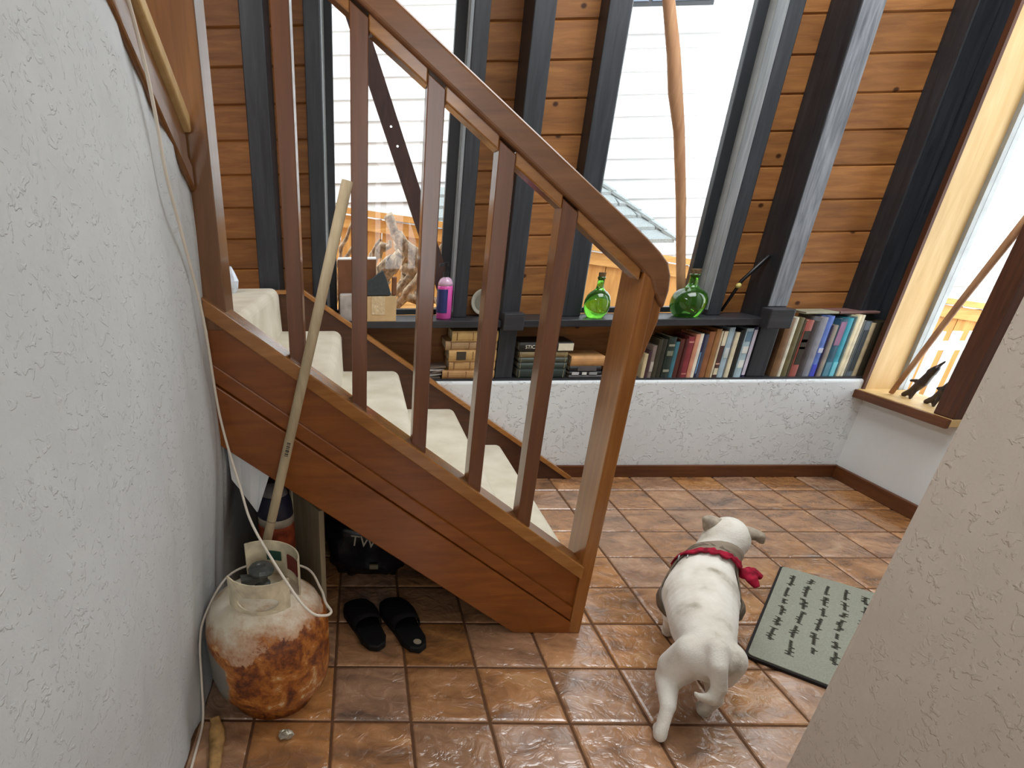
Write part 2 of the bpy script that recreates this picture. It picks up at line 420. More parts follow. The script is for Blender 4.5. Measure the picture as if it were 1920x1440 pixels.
# right wall and its window
wr = thing('wall_right', 'white plaster right wall under the small window', None, (XR, 0, 0), kind='structure')
B(XR, XR+0.15, -3.1, YB+0.01, -0.02, 0.405).build('lower_wall', M['plaster_s'], wr)
B(XR, XR+0.15, -3.1, 1.135, 0.405, 2.75).build('upper_wall', M['plaster_s'], wr)
B(XR, XR+0.15, 1.60, YP+0.06, 0.405, 2.75).build('corner_boarding', M['black'], wr)
B(XR, XR+0.15, 1.135, 1.60, 2.3, 2.75).build('header', M['plaster_s'], wr)
w3 = thing('window_3', 'narrow window in the right wall with pale pine jamb', None, (XR, 1.39, 0.44), kind='structure')
B(2.375, 2.575, 1.12, 1.645, 0.405, 0.438).build('window_sill', M['pine'], w3, bevel=0.004)
B(2.362, 2.376, 1.12, 1.65, 0.400, 0.436).build('sill_nosing', M['baseby'], w3, bevel=0.003)
B(2.40, 2.535, 1.582, 1.601, 0.438, 2.3).build('far_jamb', M['pine'], w3)
B(2.388, 2.40, 1.578, 1.603, 0.438, 2.3).build('far_casing', M['brownjamb'], w3)
B(2.375, 2.57, 1.12, 1.205, 0.438, 2.3).build('near_jamb', M['brownjamb'], w3, bevel=0.004)
B(2.535, 2.575, 1.562, 1.601, 0.438, 2.3).build('stile', M['alu'], w3)
B(2.535, 2.575, 1.205, 1.23, 0.438, 2.3).build('stile', M['alu'], w3)
B(2.552, 2.556, 1.23, 1.562, 0.438, 2.3).build('pane', M['glass'], w3)
# baseboards
tag(B(1.05, XR, YB-0.016, YB, 0, 0.062).build('baseboard_back', M['baseb'], bevel=0.003), 'dark brown wooden baseboard along the low back wall', None, kind='structure')
tag(B(XR-0.016, XR, -3.0, YB-0.016, 0, 0.062).build('baseboard_right', M['baseby'], bevel=0.003), 'dark brown wooden baseboard along the right wall', None, kind='structure')

# left wall: hand-trowelled, gently waving, top rakes with the upper flight
def left_wall():
    mb = MB(); ys = [-3.1+0.5*i for i in range(5)] + [-0.9+0.03*i for i in range(43)] + [0.40, 0.8, 1.2, YB]
    nz = 26; vs = []
    def X(y, u, z):
        s = min(1, max(0, (z-0.10)/0.55)); s = s*s*(3-2*s)
        near = 1.0 if y < 0.5 else max(0.0, 1-(y-0.5)/0.4)
        x = -0.345 + 0.048*s*near
        x += near*(0.0035*math.sin(y*31+0.4) + 0.003*math.sin(y*57+1) + 0.002*math.sin(z*9+y*7))
        return x
    for y in ys:
        top = min(2.7, 1.205+0.63*(0.36-y)) if y < 0.37 else 0.56 if y < 0.5 else 0.86
        for j in range(nz+1):
            z = -0.01 + (top+0.01)*j/nz
            vs.append((X(y, j/nz, z), y, z))
    k = nz+1; n1 = len(vs)
    fs = [(i*k+j, i*k+j+1, (i+1)*k+j+1, (i+1)*k+j) for i in range(len(ys)-1) for j in range(nz)]
    for y in ys:
        top = min(2.7, 1.205+0.63*(0.36-y)) if y < 0.37 else 0.56 if y < 0.5 else 0.86
        vs += [(-0.47, y, -0.01), (-0.47, y, top)]
    for i in range(len(ys)-1):
        a, b = n1+2*i, n1+2*i+2
        fs += [(a, b, b+1, a+1), (i*k+nz, (i+1)*k+nz, b+1, a+1)]
    fs += [tuple([j for j in range(k)] + [n1+1, n1]), tuple([(len(ys)-1)*k+j for j in range(k)] + [n1+2*len(ys)-1, n1+2*len(ys)-2])]
    mb.add(vs, fs); return mb
tag(left_wall().build('wall_left', M['plaster_l'], smooth=True), 'white hand trowelled plaster wall along the left side', None, kind='structure')
# near partition on the right
def partition():
    mb = MB(); xe, ye, th = 0.80, -0.365, 0.16; R = 0.018
    pts = [(xe, -3.0)]
    n = 30
    for i in range(n): pts.append((xe+0.0025*math.sin(i*1.7)+0.0015*math.sin(i*4.1), -3.0+(ye-R+3.0)*(i+1)/n))
    for i in range(1, 5):
        a = math.pi/2*i/5; pts.append((xe+R-R*math.cos(a), ye-R+R*math.sin(a)))
    pts += [(xe+R, ye), (xe+th, ye), (xe+th, -3.0)]
    mb.prism(pts, -0.01, 2.72, 'z'); return mb
pt = partition().build('wall_partition', M['plaster_r'], smooth=False)
tag(pt, 'rough beige plaster wall end at the near right', None, kind='structure')
# shell behind the camera
tag(B(-1.3, 2.6, -3.15, -3.05, -0.02, 2.75).build('wall_rear', M['plain_white']), 'plain painted wall behind the viewpoint', None, kind='structure')
tag(B(-1.35, -1.25, -3.1, 1.86, -0.02, 2.75).build('wall_far_left', M['panel']), 'wood wall beyond the stair landing', None, kind='structure')
tag(B(-1.35, 2.6, -3.15, 1.86, 2.70, 2.78).build('ceiling', M['plain_white']), 'plain painted ceiling', None, kind='structure')

# ------------------------------------------------------------------ staircase
ST = thing('staircase', 'varnished wooden staircase with cream carpeted steps and slim balusters', 'staircase', (0.2, 0.9, 0))
z0 = lambda x: 0.774-0.73*x
def band(a, b, xl, xr, y0, y1, clip=True):    # strip between two depths under the string line
    zt = lambda x: z0(x)-a; zb = lambda x: z0(x)-b
    poly = [(xl, zt(xl)), (xr, zt(xr))]
    if zb(xr) < 0: poly += [(xr, 0), ((0.774-b)/0.73, 0), (xl, zb(xl))]
    else: poly += [(xr, zb(xr)), (xl, zb(xl))]
    return MB().prism(poly, y0, y1)
band(0.0, 0.042, -0.30, 0.722, 0.345, 0.43).build('stringer_cap', M['stair_cap'], ST, bevel=0.003)
band(0.042, 0.155, -0.31, 0.722, 0.372, 0.405).build('stringer_board', M['stair'], ST)
band(0.155, 0.205, -0.31, 0.722, 0.362, 0.405).build('stringer_moulding', M['stair'], ST, bevel=0.004)
band(0.207, 0.372, -0.31, 0.722, 0.356, 0.40).build('stringer_lower_board', M['stair'], ST, bevel=0.003)
# carpeted steps
nose = {5: -0.283, 4: -0.012, 3: 0.252, 2: 0.522, 1: 0.762}
for k, xn in nose.items():
    zt = 0.18*k; r = 0.036; xb = xn-0.29 if k < 5 else -1.24
    poly = [(xb, zt)] + [(xn-r+r*math.sin(a), zt-r+r*math.cos(a)) for a in [math.radians(15*i) for i in range(7)]]
    poly += [(xn+0.001, zt-0.08), (xn+0.004, zt-0.15), (xn+0.006, max(zt-0.185, 0)), ((xb, zt-0.04) if k < 5 else (xb, zt-0.185))]
    MB().prism(poly, 0.432, 1.556).build('tread' if k < 5 else 'landing', M['carpet'], ST, smooth=False)
# wall-side skirt
zs = lambda x: 0.759-0.674*x
MB().prism([(-0.40, 0.878), (-0.175, 0.878), (1.10, zs(1.10)-0.012), (1.105, 0), (0.55, 0), (-0.40, 0.55)], 1.558, 1.586).build('skirt_board', M['skirt'], ST)
MB().prism([(-0.40, 0.892), (-0.175, 0.892), (1.125, zs(1.115)+0.002), (1.105, zs(1.115)-0.010), (-0.18, 0.876), (-0.40, 0.876)], 1.548, 1.5865).build('skirt_cap', M['stair_cap'], ST, bevel=0.002)
# balusters
zu = lambda x: 1.543-0.735*x
zt_ = lambda x: 1.627-0.73*x
bal = [-0.083, 0.071, 0.228, 0.384, 0.533]
for xc in bal:
    xa, xb = xc-0.0185, xc+0.0185
    MB().prism([(xa, z0(xa)-0.01), (xb, z0(xb)-0.01), (xb, zu(xb)+0.02), (xa, zu(xa)+0.02)], 0.362, 0.418).build('baluster', M['baluster'], ST, bevel=0.002)
# fillets under the rail, between balusters
ed = [-0.40]+bal+[0.715]
for a, b in zip(ed[:-1], ed[1:]):
    a2 = a+0.0185 if a != -0.40 else a; b2 = b-0.0185 if b != 0.715 else b
    MB().prism([(a2, zu(a2)+0.03), (b2, zu(b2)+0.03), (b2, zu(b2)), (a2, zu(a2))], 0.364, 0.412).build('rail_fillet', M['stair_cap'], ST, bevel=0.003)
# handrail with rounded nose
hp = [(-0.42, zt_(-0.42)), (0.712, zt_(0.712)-0.002)]
hp += [(0.745, 1.078), (0.768, 1.055), (0.780, 1.028), (0.784, 0.995), (0.780, 0.955)]
hp += [(0.752, 0.99), (0.735, 1.022), (0.70, 1.052), (-0.42, zu(-0.42)+0.03)]
MB().prism(hp, 0.352, 0.452).build('handrail', M['rail'], ST, bevel=0.007, seg=3)
# newel
B(0.72, 0.755, 0.357, 0.482, 0, 1.048).build('newel_post', M['stair_v'], ST, bevel=0.003)
MB().prism([(0.757, 0.80), (0.783, 0.925), (0.783, 1.01), (0.757, 1.03)], 0.37, 0.47).build('newel_scroll', M['stair_v'], ST, bevel=0.004)
# tall landing post and upper flight
B(-0.62, -0.249, 0.364, 0.455, 0.915, 2.69).build('landing_panel', M['panelpost'], ST, bevel=0.003)
def rake(o0, o1, x0, x1, y0=0.357, y1=-1.9):
    f = lambda y, o: 1.205+0.63*(0.36-y)+o
    return MB().prism([(y0, f(y0, o0)), (y0, f(y0, o1)), (y1, f(y1, o1)), (y1, f(y1, o0))], x0, x1, 'x')
rake(0.0, 0.050, -0.36, -0.286).build('upper_flight_moulding', M['panelpost'], ST, bevel=0.006)
rake(0.050, 0.105, -0.36, -0.293).build('upper_flight_board', M['panelpost'], ST, bevel=0.004)
rake(0.107, 0.140, -0.36, -0.280).build('upper_flight_cap', M['pine'], ST, bevel=0.004)
# dark boarding that closes the space below the steps
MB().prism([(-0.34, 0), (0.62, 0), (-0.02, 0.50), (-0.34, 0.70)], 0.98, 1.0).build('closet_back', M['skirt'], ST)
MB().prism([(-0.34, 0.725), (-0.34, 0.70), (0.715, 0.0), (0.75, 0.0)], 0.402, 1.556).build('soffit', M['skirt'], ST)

# ------------------------------------------------------------------ outdoors
M['siding'] = wood('white_painted_clapboard', S(236, 240, 240), S(246, 248, 248), (1, 8, 8), 3, 0.6, 0.3, bstr=0.03)
M['fence'] = wood('golden_cedar_fence', S(196, 136, 66), S(232, 178, 104), (8, 8, 1), 4, 0.6, 0.3, rnd=0.12)
M['fencex'] = wood('golden_cedar_rail', S(204, 146, 76), S(238, 188, 116), (1, 8, 8), 4, 0.6, 0.3)
M['ground'] = plain('garden_soil', S(122, 104, 82), 0.9, 0.1, var=0.4, nscale=6)
M['shingle'] = plain('grey_asphalt_shingle', S(150, 158, 158), 0.9, 0.1, var=0.18, nscale=120, bstr=0.2)
M['deck'] = plain('dark_roof_felt', S(70, 76, 78), 0.9, 0.1)
M['driftwood'] = wood('bleached_driftwood', S(92, 70, 50), S(238, 214, 180), (5, 5, 4), 7, 0.8, 0.2, bstr=0.5)
M['whitepaint'] = plain('white_exterior_paint', S(236, 238, 238), 0.5, 0.3, var=0.03)
M['dkglass'] = plain('dark_reflecting_pane', S(92, 108, 128), 0.08, 0.8, var=0.25, nscale=5, bstr=0)
tag(B(-4, 12, YP+0.07, 14, -0.5, -0.3).build('ground_outside', M['ground']), 'bare soil strip outside between the two houses', None, kind='structure')
HO = thing('neighbour_house', 'white clapboard house wall seen through the windows', 'house', (2, 4.1, -0.3))
B(-4, 12, 4.03, 4.3, -0.3, 4.2).build('wall_core', M['siding'], HO)
cb = MB().prism([(0, 0), (0.022, 0.132), (0.04, 0.132), (0.04, 0)], -4, 12, 'x')
cb_me = cb.mesh('clapboard'); cb_me.materials.append(M['siding'])
for k in range(-12, 22):
    o = bpy.data.objects.new('clapboard', cb_me); COL.objects.link(o); o.parent = HO
    o.location = Vector((0, 4.0, 1.30+0.132*k))-OFF[HO.name]
hw = B(1.70, 2.50, 3.972, 4.01, 2.41, 3.6).build('window', M['whitepaint'], HO, bevel=0.004)
B(1.73, 2.46, 3.966, 3.980, 2.44, 3.5).build('sash', M['frame_dark'], hw)
for xa, xb in ((1.75, 2.02), (2.045, 2.44)):
    B(xa, xb, 3.960, 3.972, 2.465, 3.48).build('pane', M['dkglass'], hw)
B(1.62, 2.66, 3.965, 4.01, 2.30, 2.41).build('sill_trim', M['whitepaint'], HO, bevel=0.004)
# garden fence
FN = thing('garden_fence', 'golden cedar board fence with capped top outside', 'fence', (1, 3.2, -0.3))
ftop = lambda x: 1.225-0.145*x
x = -1.6
while x < 6.2:
    zt = ftop(x+0.07)-0.03
    B(x, x+0.134, 3.2, 3.222, -0.3, zt).build('board', M['fence'], FN)
    x += 0.14
MB().bar((-1.7, 3.205, ftop(-1.7)), (6.3, 3.205, ftop(6.3)), 0.11, 0.035).build('cap_rail', M['fencex'], FN)
MB().bar((-1.7, 3.188, ftop(-1.7)-0.065), (6.3, 3.188, ftop(6.3)-0.065), 0.02, 0.075).build('trim_rail', M['fencex'], FN)
# low outbuilding with hipped shingle roof
SH = thing('garden_shed', 'small outbuilding with a grey shingled hip roof behind the fence', 'shed', (1.4, 3.6, -0.3))
B(0.6, 2.16, 3.42, 3.93, -0.3, 0.95).build('wall', M['whitepaint'], SH)
B(0.5, 2.27, 3.33, 3.36, 0.925, 1.005).build('fascia', M['whitepaint'], SH, bevel=0.006)
MB().add([(0.5, 3.34, 0.995), (2.26, 3.34, 0.995), (1.84, 3.78, 1.375), (0.5, 3.78, 1.375), (0.5, 3.94, 0.95), (2.26, 3.94, 0.95)],
         [(0, 1, 2, 3), (1, 5, 2), (0, 3, 4), (3, 2, 5, 4), (0, 4, 5, 1)]).build('roof_deck', M['deck'], SH)
for r in range(5):
    t0, t1 = r/5, (r+1.25)/5
    xr = 2.27-0.43*t0
    x = 0.5 + (0.11 if r % 2 else 0.0)
    while x < xr-0.02:
        xe = min(x+0.205, xr)
        f = lambda xx, t, up: (xx, 3.335+0.44*t, 1.0+0.38*t+up)
        t1c = min(t1, 1.0)
        xe2 = min(xe, 2.27-0.43*t1c); x2 = min(x, xe2-0.002)
        MB().add([f(x, t0, .030), f(xe, t0, .030), f(xe2, t1c, .004), f(x2, t1c, .004), f(x, t0, .002), f(xe, t0, .002), f(xe2, t1c, -.004), f(x2, t1c, -.004)],
                 [(0,1,2,3),(4,7,6,5),(0,4,5,1),(1,5,6,2),(2,6,7,3),(3,7,4,0)]).build('shingle', M['shingle'], SH)
        x += 0.22
for i in range(6):
    a, b = i/6, (i+1.1)/6
    MB().bar((2.275-0.43*a, 3.335+0.44*a, 1.02+0.38*a), (2.275-0.43*b, 3.335+0.44*b, 1.012+0.38*b), 0.06, 0.016).build('hip_cap', M['shingle'], SH)
# driftwood heap on a plank trestle
TR = thing('outdoor_trestle', 'low plank bench outside the left window under the driftwood', 'bench', (0.3, 2.4, -0.3))
B(-0.35, 0.85, 2.05, 2.88, 0.66, 0.70).build('plank_top', M['fencex'], TR)
for xx in (-0.3, 0.8):
    for yy in (2.1, 2.7): B(xx-0.03, xx+0.03, yy-0.03, yy+0.03, -0.3, 0.66).build('leg', M['fence'], TR)
def branch(pts, rads, label, jit=0.012, n=9):
    P = []; R = []
    pts = [Vector(p) for p in pts]
    for i in range(len(pts)-1):
        for s in range(4):
            t = s/4; P.append(pts[i].lerp(pts[i+1], t)+Vector([random.uniform(-jit, jit) for _ in range(3)]))
            R.append((rads[i]*(1-t)+rads[i+1]*t)*random.uniform(0.82, 1.2))
    P.append(pts[-1]); R.append(rads[-1])
    o = MB().tube(P, R, n, True, random.uniform(0.7, 1.0)).build('driftwood_branch', M['driftwood'], smooth=True)
    return tag(o, label, 'driftwood', 'driftwood heaped outside the left window')
branch([(0.22, 2.31, 1.18), (0.28, 2.31, 1.08), (0.37, 2.31, 0.98), (0.54, 2.32, 0.86), (0.70, 2.33, 0.745)], [0.022, 0.03, 0.035, 0.04, 0.04], 'thick driftwood limb slanting down to the right, tallest of the heap')
branch([(0.25, 2.19, 0.725), (0.35, 2.19, 0.85), (0.43, 2.19, 0.96), (0.55, 2.19, 1.08)], [0.02, 0.024, 0.024, 0.016], 'pale straight driftwood pole leaning up to the right in front')
branch([(0.13, 2.44, 0.76), (0.18, 2.44, 0.86), (0.24, 2.42, 0.95), (0.30, 2.42, 1.0)], [0.05, 0.06, 0.05, 0.03], 'knotty grey driftwood stump in the heap middle', 0.02)
branch([(0.34, 2.64, 0.77), (0.38, 2.63, 0.86), (0.36, 2.62, 0.97), (0.29, 2.6, 1.06)], [0.05, 0.055, 0.06, 0.03], 'twisted cream driftwood root behind the straight pole', 0.02)
branch([(0.44, 2.42, 0.755), (0.43, 2.42, 0.84), (0.47, 2.43, 0.93)], [0.05, 0.05, 0.03], 'short dark driftwood knuckle low at the heap right', 0.02)
branch([(-0.10, 2.45, 0.72), (-0.05, 2.44, 0.98), (0.03, 2.43, 1.16)], [0.014, 0.012, 0.008], 'thin pinkish driftwood twig, tallest at the far left')
branch([(-0.08, 2.38, 0.73), (-0.03, 2.38, 0.93), (0.05, 2.38, 1.06)], [0.014, 0.012, 0.008], 'thin pinkish driftwood twig, shorter at the far left')
branch([(0.08, 2.32, 0.715), (0.13, 2.32, 0.98), (0.18, 2.32, 1.07)], [0.014, 0.012, 0.006], 'thin forked driftwood twig standing above the boxes')
branch([(0.26, 2.30, 0.73), (0.31, 2.28, 0.77), (0.50, 2.28, 0.76)], [0.025, 0.03, 0.02], 'small pale driftwood piece lying along the bottom')
branch([(0.02, 2.56, 0.72), (0.10, 2.54, 0.90), (0.20, 2.52, 1.02), (0.24, 2.5, 1.06)], [0.03, 0.035, 0.03, 0.012], 'gnarled brown driftwood arm behind the boxes', 0.02)
branch([(0.28, 2.80, 0.715), (0.40, 2.80, 0.95), (0.52, 2.8, 1.02)], [0.02, 0.04, 0.03], 'pale flat driftwood slab resting high in the heap', 0.02)
branch([(0.46, 2.12, 0.70), (0.50, 2.12, 0.80), (0.51, 2.12, 0.88), (0.53, 2.12, 0.95)], [0.018, 0.016, 0.012, 0.006], 'thin splintered driftwood stake at the front right')
branch([(0.18, 2.2, 0.71), (0.24, 2.2, 0.80), (0.33, 2.21, 0.90)], [0.022, 0.02, 0.01], 'short bent driftwood stick at the front left')
# white railing beyond the right window
RL = thing('white_railing', 'white painted picket railing outside the right window', 'railing', (3.5, 2.3, -0.3))
B(2.75, 4.6, 2.285, 2.325, 0.470, 0.515).build('rail', M['whitepaint'], RL, bevel=0.003)
B(2.75, 4.6, 2.285, 2.325, -0.10, -0.06).build('rail', M['whitepaint'], RL)
for i in range(20):
    xx = 2.78+0.093*i
    B(xx, xx+0.042, 2.325, 2.345, -0.3, 0.565).build('picket', M['whitepaint'], RL)

# ------------------------------------------------------------------ shelf and what stands on it
sh1 = thing('wall_shelf', 'dark stained shelf plank left of the middle post', 'shelf', (0.3, 1.7, 0.722))
B(-0.055, 0.704, 1.598, 1.80, 0.722, 0.752).build('plank', M['blackx'], sh1, bevel=0.003)
B(0.704, 0.794, 1.556, 1.619, 0.714, 0.787).build('end_block', M['blackx'], sh1, bevel=0.004)
sh2 = thing('wall_shelf', 'dark stained shelf plank holding the green jugs', 'shelf', (1.3, 1.7, 0.722))
B(0.786, 1.867, 1.598, 1.80, 0.722, 0.752).build('plank', M['blackx'], sh2, bevel=0.003)
B(1.845, 1.948, 1.548, 1.619, 0.714, 0.796).build('end_block', M['blackx'], sh2, bevel=0.004)
SZ = 0.752
def green_glass():
    m, nt, p = mat_new('green_bottle_glass', 0.03, 0.5)
    p.inputs['Base Color'].default_value = (0.16, 0.55, 0.05, 1); p.inputs['Coat Weight'].default_value = 0.8; p.inputs['Coat Roughness'].default_value = 0.03
    p.inputs['Transmission Weight'].default_value = 0.92
    p.inputs['IOR'].default_value = 1.33
    return m
M['green'] = green_glass()
M['cork'] = plain('old_cork', S(112, 92, 66), 0.9, 0.1, var=0.3, nscale=90)
def jug(x, y, r, h, label):
    t = thing('glass_jug', label, 'jug', (x, y, SZ), 'green glass jugs on the shelf')
    k = r
    prof = [(0.0, 0.003), (k*0.50, 0.0), (k*0.66, h*0.02), (k*0.85, h*0.11), (k*0.97, h*0.23), (k, h*0.34), (k*0.97, h*0.44), (k*0.85, h*0.55), (k*0.64, h*0.63), (k*0.42, h*0.68), (k*0.30, h*0.73), (k*0.26, h*0.80), (k*0.25, h*0.94), (k*0.30, h*0.945), (k*0.30, h)]
    MB().lathe(prof, (x, y, SZ), 36).build('glass_body', M['green'], t, smooth=True)
    MB().lathe([(k*0.22, h*0.93), (k*0.25, h*1.005), (k*0.28, h*1.10), (0.0, h*1.105)], (x, y, SZ), 16).build('cork', M['cork'], t, smooth=False)
jug(1.140, 1.667, 0.056, 0.172, 'small green glass jug with dark cork, left of the newel')
jug(1.552, 1.680, 0.076, 0.180, 'large round green glass jug at the right window casing')
# soap bottle
M['pink'] = plain('pink_liquid_soap', S(226, 92, 178), 0.15, 0.5, var=0.05, bstr=0)
M['bluelabel'] = plain('navy_label', S(44, 52, 112), 0.4, 0.4, var=0.06, bstr=0)
M['clear'] = plain('clear_pinkish_plastic', S(214, 176, 204), 0.12, 0.6, var=0.05, bstr=0)
M['blackpl'] = plain('black_plastic', S(22, 22, 24), 0.35, 0.5, var=0.1, bstr=0)
t = thing('soap_bottle', 'pump bottle of pink liquid soap with navy label', 'bottle', (0.453, 1.67, SZ))
c = (0.453, 1.67, SZ)
MB().lathe([(0.0, 0.0), (0.030, 0.0), (0.034, 0.006), (0.034, 0.135), (0.033, 0.142)], c, 28).build('bottle_body', M['pink'], t, smooth=True)
MB().lathe([(0.0335, 0.142), (0.032, 0.155), (0.024, 0.170), (0.013, 0.176), (0.012, 0.182)], c, 28).build('shoulder', M['clear'], t, smooth=True)
MB().lathe([(0.0346, 0.028), (0.0349, 0.03), (0.0349, 0.126), (0.0346, 0.128)], c, 18, math.radians(150), math.radians(285)).build('label', M['bluelabel'], t, smooth=True)
pu = MB().lathe([(0.014, 0.178), (0.014, 0.198), (0.006, 0.2), (0.006, 0.222), (0.013, 0.224), (0.013, 0.236), (0.0, 0.238)], c, 16)
pu.bar((0.453, 1.67, SZ+0.230), (0.42, 1.652, SZ+0.226), 0.012, 0.011); pu.build('pump', M['blackpl'], t)
# round plate
M['enamel'] = plain('off_white_enamel', S(206, 202, 186), 0.4, 0.4, var=0.06)
t = thing('round_plate', 'small off white round plate leaning on the plank wall', 'plate', (0.648, 1.752, SZ))
def tilt_disc(prof, cx, cy, cz, ang, n=36):
    b = MB(); b.lathe(prof, (0, 0, 0), n)
    R = Matrix.Rotation(math.radians(90-ang), 3, 'X')
    out = MB(); out.add([R @ Vector(v)+Vector((cx, cy, cz)) for v in b.v], b.f); return out
tilt_disc([(0.0, 0.0), (0.040, 0.0), (0.0405, 0.002), (0.0, 0.003)], 0.648, 1.754, SZ+0.0605, 12).build('plate_well', plain('plate_well_grey', S(150, 146, 130), 0.4), t, smooth=False)
tilt_disc([(0.041, -0.001), (0.046, 0.004), (0.056, 0.007), (0.0595, 0.006), (0.058, 0.002), (0.046, -0.003)], 0.648, 1.754, SZ+0.0605, 12).build('plate_rim', M['enamel'], t, smooth=True)
# boxes
M['card'] = plain('tan_cardboard', S(206, 176, 132), 0.8, 0.2, var=0.06, nscale=30)
M['cardbrown'] = plain('brown_carton', S(120, 82, 58), 0.7, 0.2, var=0.2, nscale=14)
M['tape'] = plain('glossy_clear_tape', S(214, 190, 150), 0.12, 0.7, var=0.08, nscale=60, bstr=0.6)
M['papergrey'] = plain('smudged_grey_paper', S(176, 170, 164), 0.8, 0.2, var=0.25, nscale=24)
M['foam'] = plain('charcoal_foam', S(66, 72, 74), 0.85, 0.2, var=0.1, nscale=80)
t = thing('cardboard_box', 'tan cardboard box with shiny tape at the shelf edge', 'box', (0.165, 1.63, SZ))
B(0.102, 0.232, 1.600, 1.658, SZ, 0.858).build('carton', M['card'], t, bevel=0.002)
B(0.122, 0.182, 1.5985, 1.6005, SZ+0.03, 0.859).build('tape', M['tape'], t)
t = thing('carton', 'brown scuffed carton with white top behind the banister', 'box', (0.055, 1.72, SZ))
B(-0.028, 0.142, 1.662, 1.790, SZ, 1.004).build('carton_body', M['cardbrown'], t, bevel=0.002)
B(-0.028, 0.142, 1.662, 1.790, 1.0042, 1.009).build('white_lid', M['whitepaint'], t)
t = B(-0.02, 0.094, 1.602, 1.656, SZ, 0.868).build('paper_packet', M['papergrey'], bevel=0.006, seg=3)
tag(t, 'smudged grey white packet in front of the brown carton', 'packet')
def sheet(pts, y0, y1, th, name, mat, parent=None):     # bent sheet: polyline in XZ swept along Y with a skew
    mb = MB(); n = len(pts); vs = []
    for yy in (y0, y1):
        for x_, z_ in pts: vs.append((x_, yy, z_))
    for yy in (y0, y1):
        for i, (x_, z_) in enumerate(pts):
            a = Vector(pts[max(i-1, 0)]); b = Vector(pts[min(i+1, n-1)]); d = (b-a).normalized()
            vs.append((x_-d.y*th, yy, z_+d.x*th))
    fs = []
    for i in range(n-1):
        fs += [(i, i+1, n+i+1, n+i), (2*n+i, 3*n+i, 3*n+i+1, 2*n+i+1), (i, 2*n+i, 2*n+i+1, i+1), (n+i, n+i+1, 3*n+i+1, 3*n+i)]
    fs += [(0, n, 3*n, 2*n), (n-1, 3*n-1, 4*n-1, 2*n-1)]
    return mb.add(vs, fs).build(name, mat, parent, smooth=False)
t = MB().prism([(0.060, 0.8605), (0.200, 0.8605), (0.208, 0.866), (0.197, 0.90), (0.184, 0.935), (0.171, 0.962), (0.150, 0.948), (0.12, 0.928), (0.09, 0.912), (0.06, 0.903)], 1.604, 1.654).build('foam_sheet', M['foam'], bevel=0.003)
tag(t, 'folded charcoal foam sheet on the tan cardboard box', 'foam sheet')
t = B(0.212, 0.232, 1.612, 1.652, 0.8605, 0.935).build('dark_tin', M['cardbrown'], bevel=0.004); tag(t, 'small dark brown case standing behind the foam sheet', 'case')
# crystal on landing
M['crystal'] = plain('pale_glass', S(206, 214, 226), 0.05, 0.9, var=0.2, nscale=30, bstr=0.0)
t = MB().lathe([(0.0, 0.0), (0.016, 0.0), (0.026, 0.02), (0.03, 0.045), (0.018, 0.075), (0.006, 0.098), (0.0, 0.1)], (-0.447, 1.38, 0.9005), 7).build('glass_ornament', M['crystal'])
tag(t, 'small faceted clear glass ornament on the stair landing', 'ornament')
# rod by post
t = thing('thin_rod', 'black rod with pale yellow tip leaning by the right post', 'rod', (1.79, 1.74, SZ))
MB().tube([(1.745, 1.742, SZ+0.012), (1.795, 1.735, 0.895), (1.862, 1.70, 1.0)], [0.006, 0.008, 0.009], 8).build('shaft', M['blackpl'], t, smooth=True)
MB().ball((1.783, 1.728, 0.875), 0.012, 10, 6).build('tip', plain('pale_yellow_tip', S(206, 190, 110), 0.5), t, smooth=True)
# stick in window 2
M['stick'] = wood('peeled_stick', S(170, 124, 92), S(206, 162, 120), (9, 9, 1), 5, 0.6, 0.3, bstr=0.25, knots=(6, 6, 3))
t = MB().tube([(1.09, 1.745, 2.28), (1.235, 1.745, 1.873), (1.29, 1.743, 1.72), (1.325, 1.74, 1.60), (1.375, 1.745, 1.47), (1.458, 1.765, 1.215), (1.54, 1.785, 0.93), (1.585, 1.79, 0.768)],
              [0.021, 0.021, 0.024, 0.026, 0.021, 0.020, 0.019, 0.018], 10).build('walking_stick', M['stick'], smooth=True)
tag(t, 'tall crooked peeled stick leaning in the middle window', 'stick')
# perforated diagonal brace across window 1
M['brace'] = wood('dark_red_brown_brace', S(58, 40, 38), S(84, 58, 52), (8, 8, 2), 4, 0.5)
def holed_bar(a, b, w, th, holes):
    a, b = Vector(a), Vector(b); d = (b-a); L = d.length; d.normalize()
    nrm = Vector((0, -1, 0)); sd = nrm.cross(d).normalized()
    mb = MB(); cuts = [0]+[x for h in holes for x in (h-w*0.5, h+w*0.5)]+[L]
    P = lambda s, t_, q: a+d*s+sd*t_+nrm*q
    for i in range(0, len(cuts)-1):
        s0, s1 = cuts[i], cuts[i+1]
        if i % 2 == 0:
            mb.obox(P((s0+s1)/2, 0, 0), d*(s1-s0)/2, sd*w/2, nrm*th/2)
        else:
            n = 16; r = 0.0055; sc = (s0+s1)/2; inn = []; out = []
            for k in range(n):
                an = 2*math.pi*k/n; cx, cy = math.cos(an), math.sin(an); m_ = max(abs(cx), abs(cy))
                inn.append((sc+r*cx, r*cy)); out.append((sc+(s1-s0)/2*cx/m_, w/2*cy/m_))
            vs = [P(*p_, q) for q in (-th/2, th/2) for p_ in inn+out]
            fs = []
            for k in range(n):
                k2 = (k+1) % n
                fs += [(k, k2, n+k2, n+k), (2*n+k, 3*n+k, 3*n+k2, 2*n+k2), (k, 2*n+k, 2*n+k2, k2), (n+k, n+k2, 3*n+k2, 3*n+k)]
            mb.add(vs, fs)
    return mb
t = holed_bar((-0.045, 1.725, 2.08), (0.488, 1.725, 0.80), 0.066, 0.02, [0.632, 0.706]).build('window_brace', M['brace'])
